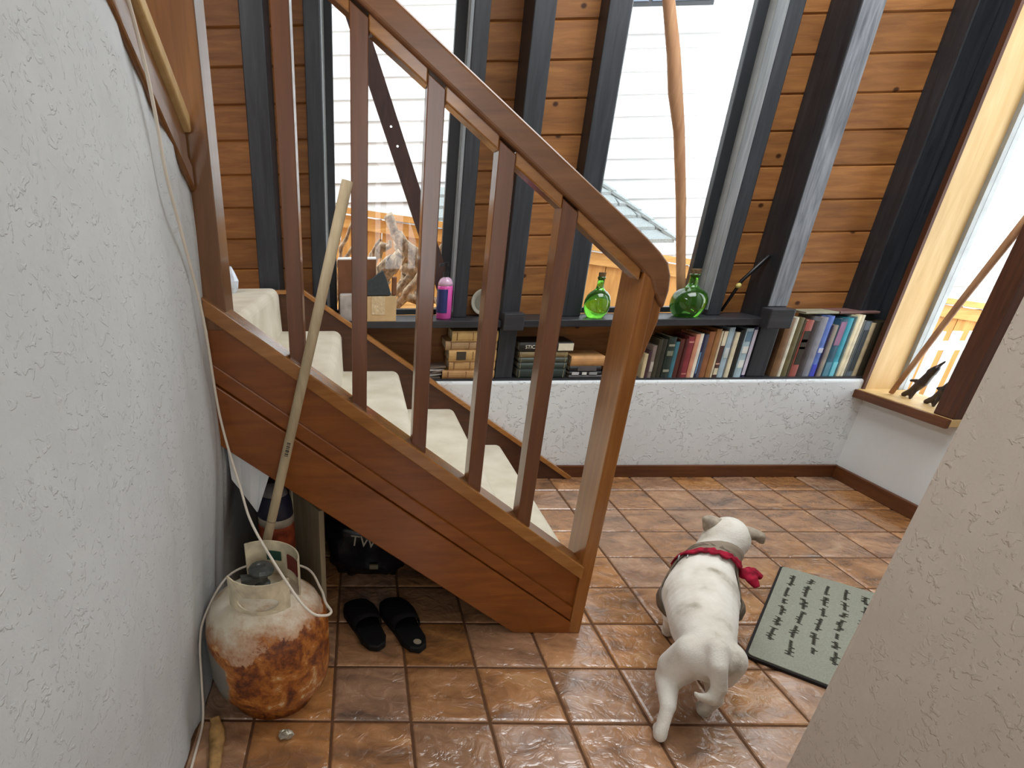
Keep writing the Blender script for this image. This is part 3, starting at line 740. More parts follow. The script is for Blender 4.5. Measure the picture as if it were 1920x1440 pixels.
tag(t, 'dark brown diagonal brace with two holes across the left window', 'brace')

# ------------------------------------------------------------------ books
M['pages'] = plain('book_pages', S(214, 202, 176), 0.9, 0.1, var=0.1, nscale=140)
bm_cache = {}
def cover_mat(c):
    if c not in bm_cache:
        bm_cache[c] = plain('cover_%d_%d_%d' % c, S(*c), 0.5, 0.4, var=0.16, nscale=26, bstr=0.1)
    return bm_cache[c]
LZ = 0.488
def book(mode, a0, a1, b0, b1, y0, dep, col, label, group, band=None, text=None, tcol=(230, 226, 210)):
    """up: thickness a0..a1 along X, height b0..b1;  flat: length a0..a1 along X, thickness b0..b1. Spine faces -Y at y0."""
    t = thing('book', label, 'book', ((a0+a1)/2, y0+dep/2, b0), group)
    cb = 0.0022
    if mode == 'up':
        w = a1-a0; sp = min(0.004, w*0.25)
        poly = [(a0, y0+dep), (a0, y0+sp), (a0+w*0.25, y0+sp*0.2), (a0+w*0.5, y0), (a1-w*0.25, y0+sp*0.2), (a1, y0+sp), (a1, y0+dep),
                (a1-cb, y0+dep), (a1-cb, y0+sp+cb), (a0+cb, y0+sp+cb), (a0+cb, y0+dep)]
        MB().prism(poly, b0, b1, 'z').build('cover', cover_mat(col), t)
        B(a0+cb+.0002, a1-cb-.0002, y0+sp+cb+.0005, y0+dep-0.004, b0+0.003, b1-0.004).build('pages', M['pages'], t)
        if band:
            for zf, hf, bc in band:
                zz = b0+(b1-b0)*zf
                B(a0+w*0.12, a1-w*0.12, y0-0.0006, y0+sp, zz, zz+(b1-b0)*hf).build('spine_label', cover_mat(bc), t)
    else:
        h = b1-b0; sp = min(0.006, h*0.25)
        poly = [(y0+dep, b0), (y0+sp, b0), (y0+sp*0.2, b0+h*0.25), (y0, b0+h*0.5), (y0+sp*0.2, b1-h*0.25), (y0+sp, b1), (y0+dep, b1),
                (y0+dep, b1-cb), (y0+sp+cb, b1-cb), (y0+sp+cb, b0+cb), (y0+dep, b0+cb)]
        MB().prism(poly, a0, a1, 'x').build('cover', cover_mat(col), t)
        B(a0+0.004, a1-0.004, y0+sp+cb+.0005, y0+dep-0.004, b0+cb+.0002, b1-cb-.0002).build('pages', M['pages'], t)
        if band:
            for xf, wf, bc in band:
                xx = a0+(a1-a0)*xf
                B(xx, xx+(a1-a0)*wf, y0-0.0008, y0+sp, b0+h*0.12, b1-h*0.12).build('spine_label', cover_mat(bc), t)
        if text:
            for txt, size, tx, tz in text:
                me = letters(txt, size)
                me.transform(Matrix.Translation(Vector((tx, y0-0.0012, tz))-OFF[t.name]) @ Matrix.Rotation(math.radians(90), 4, 'X'))
                link('lettering', me, cover_mat(tcol), t)
    return t
ORD = ['first', 'second', 'third', 'fourth', 'fifth', 'sixth', 'seventh', 'eighth', 'ninth', 'tenth', 'eleventh', 'twelfth', 'thirteenth', 'fourteenth', 'fifteenth', 'sixteenth', 'seventeenth', 'eighteenth', 'nineteenth', 'twentieth', 'twenty-first', 'twenty-second', 'twenty-third', 'twenty-fourth', 'twenty-fifth']
# upright row under the shelf
X1 = [1.379, 1.396, 1.411, 1.43, 1.449, 1.472, 1.507, 1.526, 1.549, 1.561, 1.59, 1.609, 1.625, 1.633, 1.648, 1.676, 1.699, 1.708, 1.731, 1.756, 1.763, 1.783, 1.79, 1.807, 1.839, 1.858]
H1 = [0.597, 0.609, 0.634, 0.662, 0.662, 0.671, 0.649, 0.661, 0.664, 0.673, 0.683, 0.685, 0.68, 0.682, 0.694, 0.705, 0.696, 0.699, 0.712, 0.693, 0.69, 0.699, 0.7, 0.707, 0.712]
C1 = [('cream', (206, 190, 150)), ('dark plum', (70, 48, 54)), ('grey', (134, 120, 112)), ('dark olive', (62, 58, 44)), ('blackish olive', (50, 50, 40)), ('dark green', (40, 52, 46)), ('teal', (66, 116, 130)), ('dark brown', (88, 46, 38)), ('blackish red', (78, 34, 32)), ('wine red', (136, 56, 62)), ('salmon', (206, 146, 118)), ('white', (238, 232, 214)), ('navy', (40, 44, 82)), ('slate blue', (74, 78, 96)), ('russet brown', (146, 96, 62)), ('tan brown', (156, 112, 70)), ('cream', (216, 206, 176)), ('chocolate brown', (84, 58, 52)), ('light blue', (164, 188, 200)), ('slim grey', (120, 120, 116)), ('ivory', (222, 214, 184)), ('black', (30, 30, 28)), ('dark charcoal', (40, 44, 42)), ('pale blue', (168, 194, 204)), ('navy blue', (36, 34, 70))]
BND = {2: [(0.2, 0.3, (180, 172, 160))], 5: [(0.15, 0.06, (150, 150, 130)), (0.55, 0.12, (120, 124, 104)), (0.78, 0.05, (150, 150, 130))], 9: [(0.08, 0.03, (190, 120, 110)), (0.85, 0.04, (190, 130, 120))],
       12: [(0.1, 0.5, (110, 150, 190))], 17: [(0.06, 0.14, (220, 210, 180)), (0.68, 0.3, (226, 218, 190)), (0.28, 0.03, (200, 160, 140))], 18: [(0.4, 0.2, (206, 214, 214))], 23: [(0.2, 0.16, (220, 226, 222)), (0.5, 0.14, (222, 226, 220)), (0.74, 0.2, (100, 130, 150))], 24: [(0.05, 0.9, (200, 196, 210))]}
for i in range(25):
    book('up', X1[i]+0.0006, X1[i+1]-0.0006, LZ, H1[i], 1.611+0.004*((i*7) % 5)/5, 0.125+0.03*((i*3) % 4)/4, C1[i][1],
         '%s book standing %s from the left in the row under the shelf' % (C1[i][0], ORD[i]), 'upright books under the shelf', BND.get(i))
# taller row at the right
X2 = [1.98, 2.014, 2.029, 2.056, 2.066, 2.099, 2.129, 2.159, 2.185, 2.192, 2.215, 2.248, 2.274, 2.281, 2.302, 2.316, 2.327, 2.354, 2.377, 2.406, 2.418]
H2 = [0.745, 0.750, 0.748, 0.74, 0.737, 0.73, 0.749, 0.754, 0.714, 0.715, 0.742, 0.744, 0.75, 0.756, 0.757, 0.735, 0.73, 0.722, 0.728, 0.731]
C2 = [('tan brown', (128, 96, 66)), ('white', (226, 224, 206)), ('olive', (106, 98, 66)), ('dark olive', (78, 72, 52)), ('red and black', (164, 92, 82)), ('dark grey', (68, 62, 62)), ('silver grey', (140, 142, 152)), ('blue', (96, 124, 196)), ('dim violet', (70, 62, 84)), ('taupe grey', (150, 142, 130)), ('dark teal', (54, 92, 112)), ('turquoise', (70, 164, 186)), ('dusty teal', (110, 132, 132)), ('ivory', (236, 226, 190)), ('cream', (240, 232, 206)), ('slim grey', (120, 122, 116)), ('blue grey', (108, 122, 130)), ('parchment', (206, 192, 156)), ('blackish olive', (52, 48, 36)), ('dark brown', (60, 50, 32))]
BN2 = {4: [(0.22, 0.6, (52, 46, 36)), (0.62, 0.05, (190, 180, 150)), (0.5, 0.04, (180, 170, 140))], 7: [(0.0, 0.2, (70, 80, 196)), (0.4, 0.08, (190, 196, 216))], 11: [(0.0, 0.25, (120, 206, 222))], 16: [(0.1, 0.75, (48, 56, 60))], 10: [(0.0, 0.25, (90, 140, 160)), (0.55, 0.4, (150, 110, 140))]}
for i in range(20):
    book('up', X2[i]+0.0006, X2[i+1]-0.0006, LZ, H2[i], 1.622+0.004*((i*5) % 4)/4, 0.155, C2[i][1],
         '%s tall book, %s from the left in the row by the corner' % (C2[i][0], ORD[i]), 'tall books beside the right post', BN2.get(i))
book('flat', 2.08, 2.225, 0.7578, 0.767, 1.665, 0.11, (160, 158, 136), 'thin grey green book lying on top of the tall book row', 'books lying on the tall row')
book('flat', 2.228, 2.40, 0.7575, 0.768, 1.66, 0.12, (128, 96, 92), 'thin dusty maroon book lying on top of the tall book row', 'books lying on the tall row')
# stack of old tan books
S1 = [(0.457, 0.730, 0.5265, 'bottom'), (0.486, 0.726, 0.5695, 'second lowest'), (0.482, 0.726, 0.6195, 'middle'), (0.465, 0.707, 0.6585, 'second highest'), (0.491, 0.700, 0.7045, 'topmost')]
zb = LZ
K1 = [(176, 134, 86), (190, 150, 98), (196, 156, 100), (170, 138, 100), (196, 162, 104)]
for i, (a, b, zt, w) in enumerate(S1):
    b = min(b, 0.70)
    bands = [(0.1, 0.02, (120, 84, 50)), (0.45, 0.015, (130, 92, 56)), (0.8, 0.02, (120, 84, 50))]
    if i == 2: bands = [(0.16, 0.2, (64, 54, 42)), (0.5, 0.015, (130, 92, 56)), (0.75, 0.015, (130, 92, 56))]
    book('flat', a, b, zb+0.0004, zt, 1.612+0.006*(i % 2), 0.165, K1[i], 'worn tan leather book lying flat, %s of the left stack' % w, 'old tan books stacked flat', bands); zb = zt
# middle stack
S2 = [(0.809, 1.030, 0.5325, 'blackish green', (46, 56, 52), 'bottom'), (0.809, 1.030, 0.5605, 'dark green', (58, 68, 62), 'second lowest'), (0.809, 1.030, 0.584, 'grey green', (72, 78, 68), 'middle'), (0.808, 1.028, 0.6105, 'olive tan', (134, 116, 80), 'second highest')]
zb = LZ
for a, b, zt, cn, cc, w in S2:
    book('flat', a, b, zb+0.0004, zt, 1.614, 0.15, cc, '%s book lying flat, %s of the middle stack' % (cn, w), 'books stacked flat in the middle', [(0.03, 0.01, (150, 140, 110)), (0.95, 0.01, (150, 140, 110))]); zb = zt
book('flat', 0.803, 1.047, zb+0.0004, 0.652, 1.612, 0.16, (38, 34, 30), 'black and cream book titled with large letters, topmost of the middle stack', 'books stacked flat in the middle',
     [(0.72, 0.28, (222, 214, 190))], [('STICS', 0.022, 0.828, 0.626)])
# small third stack
S3 = [(1.040, 1.200, 0.4895+0.012, 'thin grey', (92, 90, 92)), (1.037, 1.196, 0.518, 'black white lettered', (30, 32, 36)), (1.043, 1.192, 0.5435, 'black thin lettered', (32, 30, 32)), (1.034, 1.202, 0.588, 'thick tan', (196, 148, 96))]
zb = LZ
for i, (a, b, zt, cn, cc) in enumerate(S3):
    book('flat', max(a, 1.0485), b, zb+0.0004, zt, 1.614, 0.15, cc, '%s book lying flat in the short stack beside the newel' % cn, 'books in the short stack',
         [(0.08, 0.22, (190, 190, 190)), (0.4, 0.14, (210, 210, 206)), (0.62, 0.25, (150, 150, 150))] if i == 1 else [(0.25, 0.6, (88, 84, 84))] if i == 2 else None); zb = zt
# loose papers
for i in range(5):
    o = MB().obox((0.405+0.006*i, 1.675, LZ+0.004+0.0115*i), (0.045, 0.006*(i % 2), 0.004*(i % 3)), (0, 0.05, 0), (0, 0, 0.004)).build('loose_papers', M['papergrey'] if i % 2 else cover_mat((110, 96, 84)), bevel=0.001)
    tag(o, 'curled paper bundle left of the tan books, %s from the bottom' % ORD[i], 'papers', 'paper bundles on the ledge')

# ------------------------------------------------------------------ right window sill
t = MB().tube([(2.44, 1.487, 0.445), (2.44, 1.44, 0.59), (2.437, 1.362, 0.834), (2.43, 1.265, 1.10), (2.425, 1.22, 1.22)], [0.010, 0.011, 0.012, 0.014, 0.014], 10).build('cane', M['stick'], smooth=True)
tag(t, 'reddish peeled cane leaning on the right window sill', 'stick')
M['carved'] = plain('dark_carved_wood', S(52, 40, 36), 0.4, 0.5, var=0.4, nscale=40)
def blobs(parts, vox=0.005, it=6):
    mb = MB()
    for a, b, ra, rb in parts:
        a, b = Vector(a), Vector(b); L = (b-a).length
        n = max(2, int(L/(0.35*min(ra, rb)))+1)
        for i in range(n+1):
            t_ = i/n; mb.ball(a.lerp(b, t_), ra*(1-t_)+rb*t_, 14, 9)
    return mb
def fuse(mb, name, mat, parent, vox, it, fac=0.5):
    o = mb.build(name, mat, parent)
    r = o.modifiers.new('r', 'REMESH'); r.mode = 'VOXEL'; r.voxel_size = vox
    s = o.modifiers.new('s', 'SMOOTH'); s.factor = fac; s.iterations = it
    fused(o); return o
def figurine(bx, by, tx, tz, label, k):
    z = 0.438
    p = [((bx, by, z+0.008), (bx, by-0.03, z+0.030), 0.007, 0.010), ((bx, by-0.03, z+0.030), (tx, by-0.065, z+0.075), 0.010, 0.013),
         ((tx, by-0.065, z+0.075), (tx, by-0.085, tz-0.03), 0.013, 0.010), ((tx, by-0.085, tz-0.03), (tx-0.004, by-0.10, tz-0.012), 0.012, 0.009),
         ((tx, by-0.095, tz-0.01), (tx, by-0.118, tz+0.02), 0.005, 0.003), ((bx, by-0.025, z+0.025), (bx, by-0.035, z+0.004), 0.006, 0.005),
         ((tx, by-0.06, z+0.07), (bx-0.015, by-0.05, z+0.004), 0.005, 0.004), ((tx, by-0.07, z+0.085), (bx-0.02, by-0.02-0.02*k, z+0.075), 0.005, 0.004)]
    p = [(a, b, ra*1.55, rb*1.5) for a, b, ra, rb in p]
    o = fuse(blobs(p), 'carved_figurine', M['carved'], None, 0.0035, 2)
    tag(o, label, 'figurine', 'carved figurines on the window sill')
figurine(2.475, 1.462, 2.468, 0.592, 'dark carved wooden figurine on the sill, nearest the leaning cane', 0.3)
figurine(2.470, 1.345, 2.463, 0.585, 'dark carved wooden figurine on the sill, nearest the brown jamb', 1)

# ------------------------------------------------------------------ things by the left wall and below the stairs
TX, TY = -0.167, 0.112
def tank_mat():
    m, nt, p = mat_new('rusted_white_tank_paint', 0.45, 0.5)
    t = N(nt, 'ShaderNodeTexCoord'); sx = N(nt, 'ShaderNodeSeparateXYZ'); nt.links.new(t.outputs['Object'], sx.inputs[0])
    n = N(nt, 'ShaderNodeTexNoise', Scale=9.0, Detail=8.0, Roughness=0.65); nt.links.new(t.outputs['Object'], n.inputs['Vector'])
    nf = N(nt, 'ShaderNodeTexNoise', Scale=50.0, Detail=10.0, Roughness=0.82); nt.links.new(t.outputs['Object'], nf.inputs['Vector'])
    mth = lambda op, a, b: (lambda q: ([nt.links.new(v, q.inputs[i]) if hasattr(v, 'node') else setattr(q.inputs[i], 'default_value', v) for i, v in enumerate((a, b))], q.outputs[0])[1])(N(nt, 'ShaderNodeMath', operation=op))
    # rust below a ragged line that climbs to the right
    zz = mth('SUBTRACT', sx.outputs['Z'], mth('MULTIPLY', sx.outputs['X'], 0.22))
    zz = mth('ADD', zz, mth('MULTIPLY', mth('SUBTRACT', n.outputs['Fac'], 0.5), 0.22))
    zz = mth('ADD', zz, mth('MULTIPLY', mth('SUBTRACT', nf.outputs['Fac'], 0.5), 0.07))
    rs = ramp(nt, zz, [(0.254, (1, 1, 1, 1)), (0.260, (0, 0, 0, 1))])
    n5 = N(nt, 'ShaderNodeTexNoise', Scale=14.0, Detail=6.0, Roughness=0.6, Distortion=0.8); nt.links.new(t.outputs['Object'], n5.inputs['Vector'])
    rmix = mth('ADD', mth('MULTIPLY', nf.outputs['Fac'], 0.45), mth('MULTIPLY', n5.outputs['Fac'], 0.55))
    rc = ramp(nt, rmix, [(0.38, S(62, 30, 22)), (0.45, S(128, 66, 26)), (0.51, S(172, 102, 38)), (0.56, S(190, 122, 56)), (0.60, S(218, 182, 136)), (0.66, S(228, 208, 176))])
    pc = ramp(nt, n.outputs['Fac'], [(0.30, S(176, 142, 100)), (0.45, S(214, 202, 178)), (0.7, S(228, 220, 202))])
    # rim of orange staining
    st = ramp(nt, zz, [(0.258, S(206, 126, 36)), (0.315, (1, 1, 1, 1))])
    m0 = N(nt, 'ShaderNodeMixRGB', blend_type='MULTIPLY'); m0.inputs[0].default_value = 0.75
    nt.links.new(pc.outputs[0], m0.inputs[1]); nt.links.new(st.outputs[0], m0.inputs[2])
    m1 = N(nt, 'ShaderNodeMixRGB'); nt.links.new(rs.outputs[0], m1.inputs[0]); nt.links.new(m0.outputs[0], m1.inputs[1]); nt.links.new(rc.outputs[0], m1.inputs[2])
    # grey patch low on the left flank
    gx = mth('ADD', sx.outputs['X'], mth('MULTIPLY', mth('SUBTRACT', n.outputs['Fac'], 0.5), 0.10))
    ga = ramp(nt, mth('ADD', gx, 0.20), [(0.112, (1, 1, 1, 1)), (0.120, (0, 0, 0, 1))])
    gz = mth('ADD', sx.outputs['Z'], mth('MULTIPLY', sx.outputs['X'], 0.5))
    gb = ramp(nt, mth('ADD', gz, 0.1), [(0.235, (1, 1, 1, 1)), (0.245, (0, 0, 0, 1))])
    gm = mth('MULTIPLY', ga.outputs[0], gb.outputs[0])
    m2 = N(nt, 'ShaderNodeMixRGB'); m2.inputs[2].default_value = S(128, 124, 116)
    nt.links.new(gm, m2.inputs[0]); nt.links.new(m1.outputs[0], m2.inputs[1])
    nt.links.new(m2.outputs[0], p.inputs['Base Color'])
    rg = ramp(nt, rs.outputs[0], [(0, (0.2, 0.2, 0.2, 1)), (1, (0.42, 0.42, 0.42, 1))]); nt.links.new(rg.outputs[0], p.inputs['Roughness'])
    bump(nt, p, nf.outputs['Fac'], 0.35, 0.006)
    return m
M['tank'] = tank_mat()
M['tankpaint'] = plain('stained_cream_tank_paint', S(206, 194, 166), 0.45, 0.4, var=0.35, nscale=22, bstr=0.15)
tk = thing('propane_tank', 'rusty cream propane tank standing against the left wall', 'gas tank', (TX, TY, 0))
MB().lathe([(0.098, 0.030), (0.128, 0.040), (0.149, 0.066), (0.158, 0.105), (0.158, 0.225), (0.152, 0.258), (0.136, 0.290), (0.108, 0.313), (0.07, 0.326), (0.0, 0.330)], (TX, TY, 0), 48).build('tank_body', M['tank'], tk, smooth=True)
MB().lathe([(0.108, 0.0), (0.112, 0.0), (0.112, 0.045), (0.108, 0.045)], (TX, TY, 0), 40).build('foot_ring', M['tank'], tk, smooth=True)
def arc_plate(a0, a1, z0_, z1_, R, hole=None, n=32, waist=0.0):
    """curved collar plate with an optional oval hand hole; hole=(centre angle, z, half angle, half height)"""
    mb = MB(); P = lambda a, z, r=R: (TX+(r+waist*(z-z0_))*math.cos(a), TY+(r+waist*(z-z0_))*math.sin(a), z)
    if not hole:
        for rr in (R, R+0.0035): mb.v += [P(a0+(a1-a0)*i/n, z, rr) for z in (z0_, z1_) for i in range(n+1)]
        k = n+1
        for i in range(n): mb.f += [(i, i+1, k+i+1, k+i), (2*k+i, 3*k+i, 3*k+i+1, 2*k+i+1), (k+i, k+i+1, 3*k+i+1, 3*k+i)]
        mb.f += [(0, k, 3*k, 2*k), (n, 2*k+n, 3*k+n, k+n)]
        return mb
    ca, cz, ha, hh = hole; inn = []; mid = []; out = []
    for i in range(n):
        an = 2*math.pi*i/n; c_, s_ = math.cos(an), math.sin(an); m_ = max(abs(c_), abs(s_))
        inn.append((ca+ha*c_, cz+hh*s_))
        oa = (a1 if c_ > 0 else a0); oz = (z1_ if s_ > 0 else z0_)
        q = (ca+(oa-ca)*abs(c_/m_), cz+(oz-cz)*abs(s_/m_)); out.append(q)
        mid.append(((inn[-1][0]+q[0])/2, (inn[-1][1]+q[1])/2))
    for rr in (R, R+0.0035):
        for ring in (inn, mid, out): mb.v += [P(a, z, rr) for a, z in ring]
    for i in range(n):
        j = (i+1) % n
        for b_ in (0, 3*n):
            for r_ in (0, 1): mb.f.append((b_+r_*n+i, b_+r_*n+j, b_+r_*n+n+j, b_+r_*n+n+i))
        mb.f += [(i, 3*n+i, 3*n+j, j), (2*n+i, 2*n+j, 5*n+j, 5*n+i)]
    return mb
D = math.radians
co = arc_plate(D(212), D(322), 0.312, 0.402, 0.088, (D(268), 0.347, D(33), 0.020)).build('collar_front', M['tankpaint'], tk, smooth=False)
cbk = arc_plate(D(-5), D(128), 0.312, 0.420, 0.088).build('collar_back', M['tankpaint'], tk, smooth=False)
def arc_in(a0, a1, z0_, z1_, R, mat, name, par):
    arc_plate(a0, a1, z0_, z1_, R, None, 12).build(name, mat, par)
arc_in(D(18), D(52), 0.350, 0.392, 0.0835, plain('faded_red_label', S(112, 40, 32), 0.5), 'warning_label', cbk)
arc_in(D(66), D(92), 0.366, 0.392, 0.0835, plain('dark_green_label', S(36, 74, 62), 0.5), 'green_label', cbk)
M['brassdk'] = plain('dull_grey_valve', S(82, 86, 84), 0.45, 0.5, 0.4, var=0.3, nscale=50)
vm = MB().lathe([(0.02, 0.325), (0.02, 0.345), (0.014, 0.35), (0.014, 0.375)], (TX-0.005, TY+0.01, 0), 18)
vm.lathe([(0.010, 0.374), (0.030, 0.376), (0.033, 0.383), (0.028, 0.392), (0.012, 0.395), (0.008, 0.392), (0.0, 0.392)], (TX-0.005, TY+0.01, 0), 12)
vm.tube([(TX-0.005, TY+0.01, 0.358), (TX-0.055, TY-0.005, 0.358)], [0.013, 0.016], 12)
vm.build('valve', M['brassdk'], tk, smooth=False)
# white sheet tucked under the string
pa = [(-0.296, 0.625), (-0.262, 0.600), (-0.232, 0.578), (-0.205, 0.556), (-0.176, 0.535)]
pb = [(-0.292, 0.50), (-0.268, 0.455), (-0.245, 0.425), (-0.231, 0.392), (-0.226, 0.398)]
mb = MB(); vs = []
for th_ in (0.0, 0.002):
    for row in (pa, pb):
        for i, (x_, z_) in enumerate(row): vs.append((x_, 0.408+0.010*(i % 2)+th_, z_))
fs = [(i, i+1, 6+i, 5+i) for i in range(4)]+[(10+i, 15+i, 16+i, 11+i) for i in range(4)]+[(i, 10+i, 11+i, i+1) for i in range(4)]+[(5+i, 6+i, 16+i, 15+i) for i in range(4)]+[(0, 5, 15, 10), (4, 14, 19, 9)]
t = mb.add(vs, fs).build('white_sheet', plain('white_plastic_sheet', S(238, 240, 240), 0.3, 0.5, var=0.04))
tag(t, 'creased white sheet hanging under the stair string by the left wall', 'sheet')
# slim cylinder behind the tank
M['cylw'] = plain('stained_white_paint', S(186, 176, 158), 0.5, 0.4, var=0.3, nscale=18)
cy = thing('gas_cylinder', 'slim rounded cylinder with navy band and rust red patch behind the tank', 'gas cylinder', (-0.185, 0.47, 0))
cc = (-0.185, 0.47, 0)
MB().lathe([(0.0, 0.0), (0.052, 0.0), (0.055, 0.008), (0.055, 0.24)], cc, 28).build('lower_body', M['cylw'], cy, smooth=True)
MB().lathe([(0.0551, 0.2401), (0.0555, 0.25), (0.0555, 0.325), (0.0545, 0.335)], cc, 28).build('rusty_section', plain('rust_red_scale', S(150, 70, 44), 0.7, 0.2, var=0.5, nscale=34, bstr=0.5), cy, smooth=True)
MB().lathe([(0.0545, 0.335), (0.0545, 0.352), (0.053, 0.360)], cc, 28).build('bare_ring', M['cylw'], cy, smooth=True)
MB().lathe([(0.0535, 0.360), (0.0545, 0.365), (0.052, 0.395), (0.045, 0.425), (0.042, 0.430)], cc, 28).build('navy_band', plain('navy_band_paint', S(44, 44, 62), 0.4), cy, smooth=True)
MB().lathe([(0.042, 0.430), (0.032, 0.448), (0.018, 0.458), (0.0, 0.461)], cc, 28).build('crown', plain('grey_cap_paint', S(128, 124, 122), 0.5, var=0.3, nscale=30), cy, smooth=True)
# dowel
M['dowel'] = wood('bare_ramin_dowel', S(170, 150, 118), S(206, 188, 154), (10, 10, 1.5), 5, 0.6, 0.3, bstr=0.1)
dw = thing('wooden_dowel', 'long bare wooden dowel leaning against the stair string', 'dowel', (-0.282, 0.262, 0))
da, db = Vector((-0.282, 0.262, 0.004)), Vector((0.046, 0.329, 1.222))
MB().tube([da, da.lerp(db, .33), da.lerp(db, .66), db], 0.0125, 16).build('shaft', M['dowel'], dw, smooth=True)
dd = (db-da).normalized(); du = Vector((0, -1, 0)); ds = dd.cross(du).normalized(); du = ds.cross(dd)
if du.y > 0: du = -du; ds = -ds
q = da.lerp(db, 0.505)
mk = MB()
for i, (w_, o_) in enumerate([(0.0018, 0), (0.003, .005), (0.0015, .010), (0.004, .014), (0.002, .020), (0.003, .025), (0.0014, .030), (0.003, .034)]):
    mk.obox(q+dd*o_+du*0.0123+ds*0.001, dd*w_/2, ds*0.0045, du*0.0006)
mk.build('printed_code', cover_mat((52, 48, 42)), dw)
MB().lathe([(0.0126, -0.0008), (0.0128, 0), (0.0126, 0.0008)], (0, 0, 0), 16).mesh('x')
rg = MB(); bse = da.lerp(db, 0.352)
rg.tube([bse-dd*0.0008, bse+dd*0.0008], 0.0128, 16, False); rg.build('pencil_mark', cover_mat((90, 78, 62)), dw)
# white cable
M['cable'] = plain('white_cable_jacket', S(226, 216, 200), 0.4, 0.4, var=0.04, bstr=0)
def smooth_path(pts, n=8):
    pts = [Vector(p) for p in pts]; out = []
    for i in range(len(pts)-1):
        p0, p1, p2, p3 = pts[max(i-1, 0)], pts[i], pts[i+1], pts[min(i+2, len(pts)-1)]
        for s in range(n):
            t_ = s/n
            out.append(0.5*((2*p1)+(p2-p0)*t_+(2*p0-5*p1+4*p2-p3)*t_*t_+(3*p1-p0-3*p2+p3)*t_**3))
    out.append(pts[-1]); return out
cp = [(-0.272, -0.12, 1.63), (-0.274, 0.03, 1.46), (-0.277, 0.086, 1.385), (-0.279, 0.117, 1.312), (-0.283, 0.146, 1.223), (-0.284, 0.20, 1.126), (-0.283, 0.281, 0.951), (-0.281, 0.318, 0.713),
      (-0.236, 0.262, 0.545), (-0.19, 0.165, 0.478), (-0.087, 0.02, 0.398), (-0.040, -0.015, 0.357), (-0.008, 0.0, 0.336), (0.004, 0.03, 0.325), (-0.012, 0.075, 0.318), (-0.03, 0.16, 0.300), (-0.08, 0.262, 0.300), (-0.2, 0.285, 0.30), (-0.29, 0.24, 0.285), (-0.328, 0.12, 0.245),
      (-0.333, 0.06, 0.20), (-0.334, 0.03, 0.10), (-0.330, -0.02, 0.012), (-0.325, -0.14, 0.006), (-0.315, -0.35, 0.006), (-0.30, -0.7, 0.006)]
t = MB().tube(smooth_path(cp), 0.0034, 8).build('white_cable', M['cable'], smooth=True)
tag(t, 'thin white cable hanging down the left wall and looping over the rusty tank', 'cable')
# rusty strap on floor
M['strap'] = plain('rust_stained_cloth', S(176, 138, 88), 0.8, 0.2, var=0.55, nscale=30, bstr=0.3)
t = MB().tube(smooth_path([(-0.300, -0.012, 0.020), (-0.292, -0.03, 0.013), (-0.284, -0.06, 0.010), (-0.275, -0.12, 0.009), (-0.262, -0.19, 0.007), (-0.258, -0.26, 0.006)], 4), [0.006, 0.006, 0.006, 0.006, 0.007, 0.008, 0.009, 0.009, 0.009, 0.009, 0.008, 0.008, 0.007, 0.007, 0.006, 0.006, 0.006, 0.006, 0.006, 0.006, 0.005], 8, True, 2.2).build('cloth_strip', M['strap'], smooth=True)
tag(t, 'narrow rust stained cloth strip on the floor beside the tank', 'cloth strip')
# crumpled bit of foil
mb = MB().ball((-0.112, -0.055, 0.010), 0.019, 9, 6, (1.0, 0.75, 0.5))
mb.v = [(a+random.uniform(-.003, .003), b+random.uniform(-.003, .003), max(0.0005, c_+random.uniform(-.003, .003))) for a, b, c_ in mb.v]
t = mb.build('foil_scrap', plain('crumpled_grey_foil', S(170, 164, 146), 0.3, 0.6, 0.3, var=0.4, nscale=120))
tag(t, 'small crumpled grey foil scrap on the floor in front of the tank', 'scrap')
# board leaning under stairs
M['boardw'] = wood('weathered_grey_board', S(150, 134, 106), S(190, 170, 136), (9, 9, 1), 4, 0.7)
bd = thing('leaning_board', 'weathered board standing upright under the stairs', 'board', (-0.09, 0.55, 0))
ea, eb = Vector((-0.145, 0.645, 0)), Vector((-0.045, 0.47, 0)); ex = (eb-ea)/2; nn = Vector((ex.y, -ex.x, 0)).normalized()
MB().obox((ea+eb)/2+Vector((0, 0, 0.185)), ex, nn*0.009, (0, 0, 0.185)).build('panel_face', M['boardw'], bd, bevel=0.002)
MB().obox(ea+Vector((0, 0, 0.185))-ex.normalized()*0.010, ex.normalized()*0.010, nn*0.013, (0, 0, 0.185)).build('light_batten', wood('pale_batten', S(206, 190, 156), S(228, 214, 184), (9, 9, 1), 4, 0.7), bd, bevel=0.002)
# black bag
M['bag'] = plain('black_plastic_bag', S(18, 17, 20), 0.3, 0.5, var=0.3, nscale=16, bstr=0.5)
bg_ = thing('black_bag', 'black plastic bag with pale printed letters under the stairs', 'bag', (0.10, 0.75, 0))
mb = MB(); nb_ = 28
for j in range(19):
    v_ = -math.pi/2+math.pi*j/18
    for i in range(nb_):
        u_ = 2*math.pi*i/nb_; pw = lambda q_, e_: math.copysign(abs(q_)**e_, q_)
        cx_, sx_, cv, sv = pw(math.cos(u_), .5), pw(math.sin(u_), .5), pw(max(math.cos(v_), 0.0), .5), pw(math.sin(v_), .6)
        w_ = 1+0.05*math.sin(5*u_+7*v_)+0.04*math.sin(11*u_-5*v_)
        mb.v.append((0.09+0.135*cx_*cv*w_-0.02*sv, 0.745+0.10*sx_*cv*w_, max(0.001, 0.115+0.116*sv*w_)))
mb.f = [(j*nb_+i, j*nb_+(i+1) % nb_, (j+1)*nb_+(i+1) % nb_, (j+1)*nb_+i) for j in range(18) for i in range(nb_)]
mb.build('bag_body', M['bag'], bg_, smooth=True)
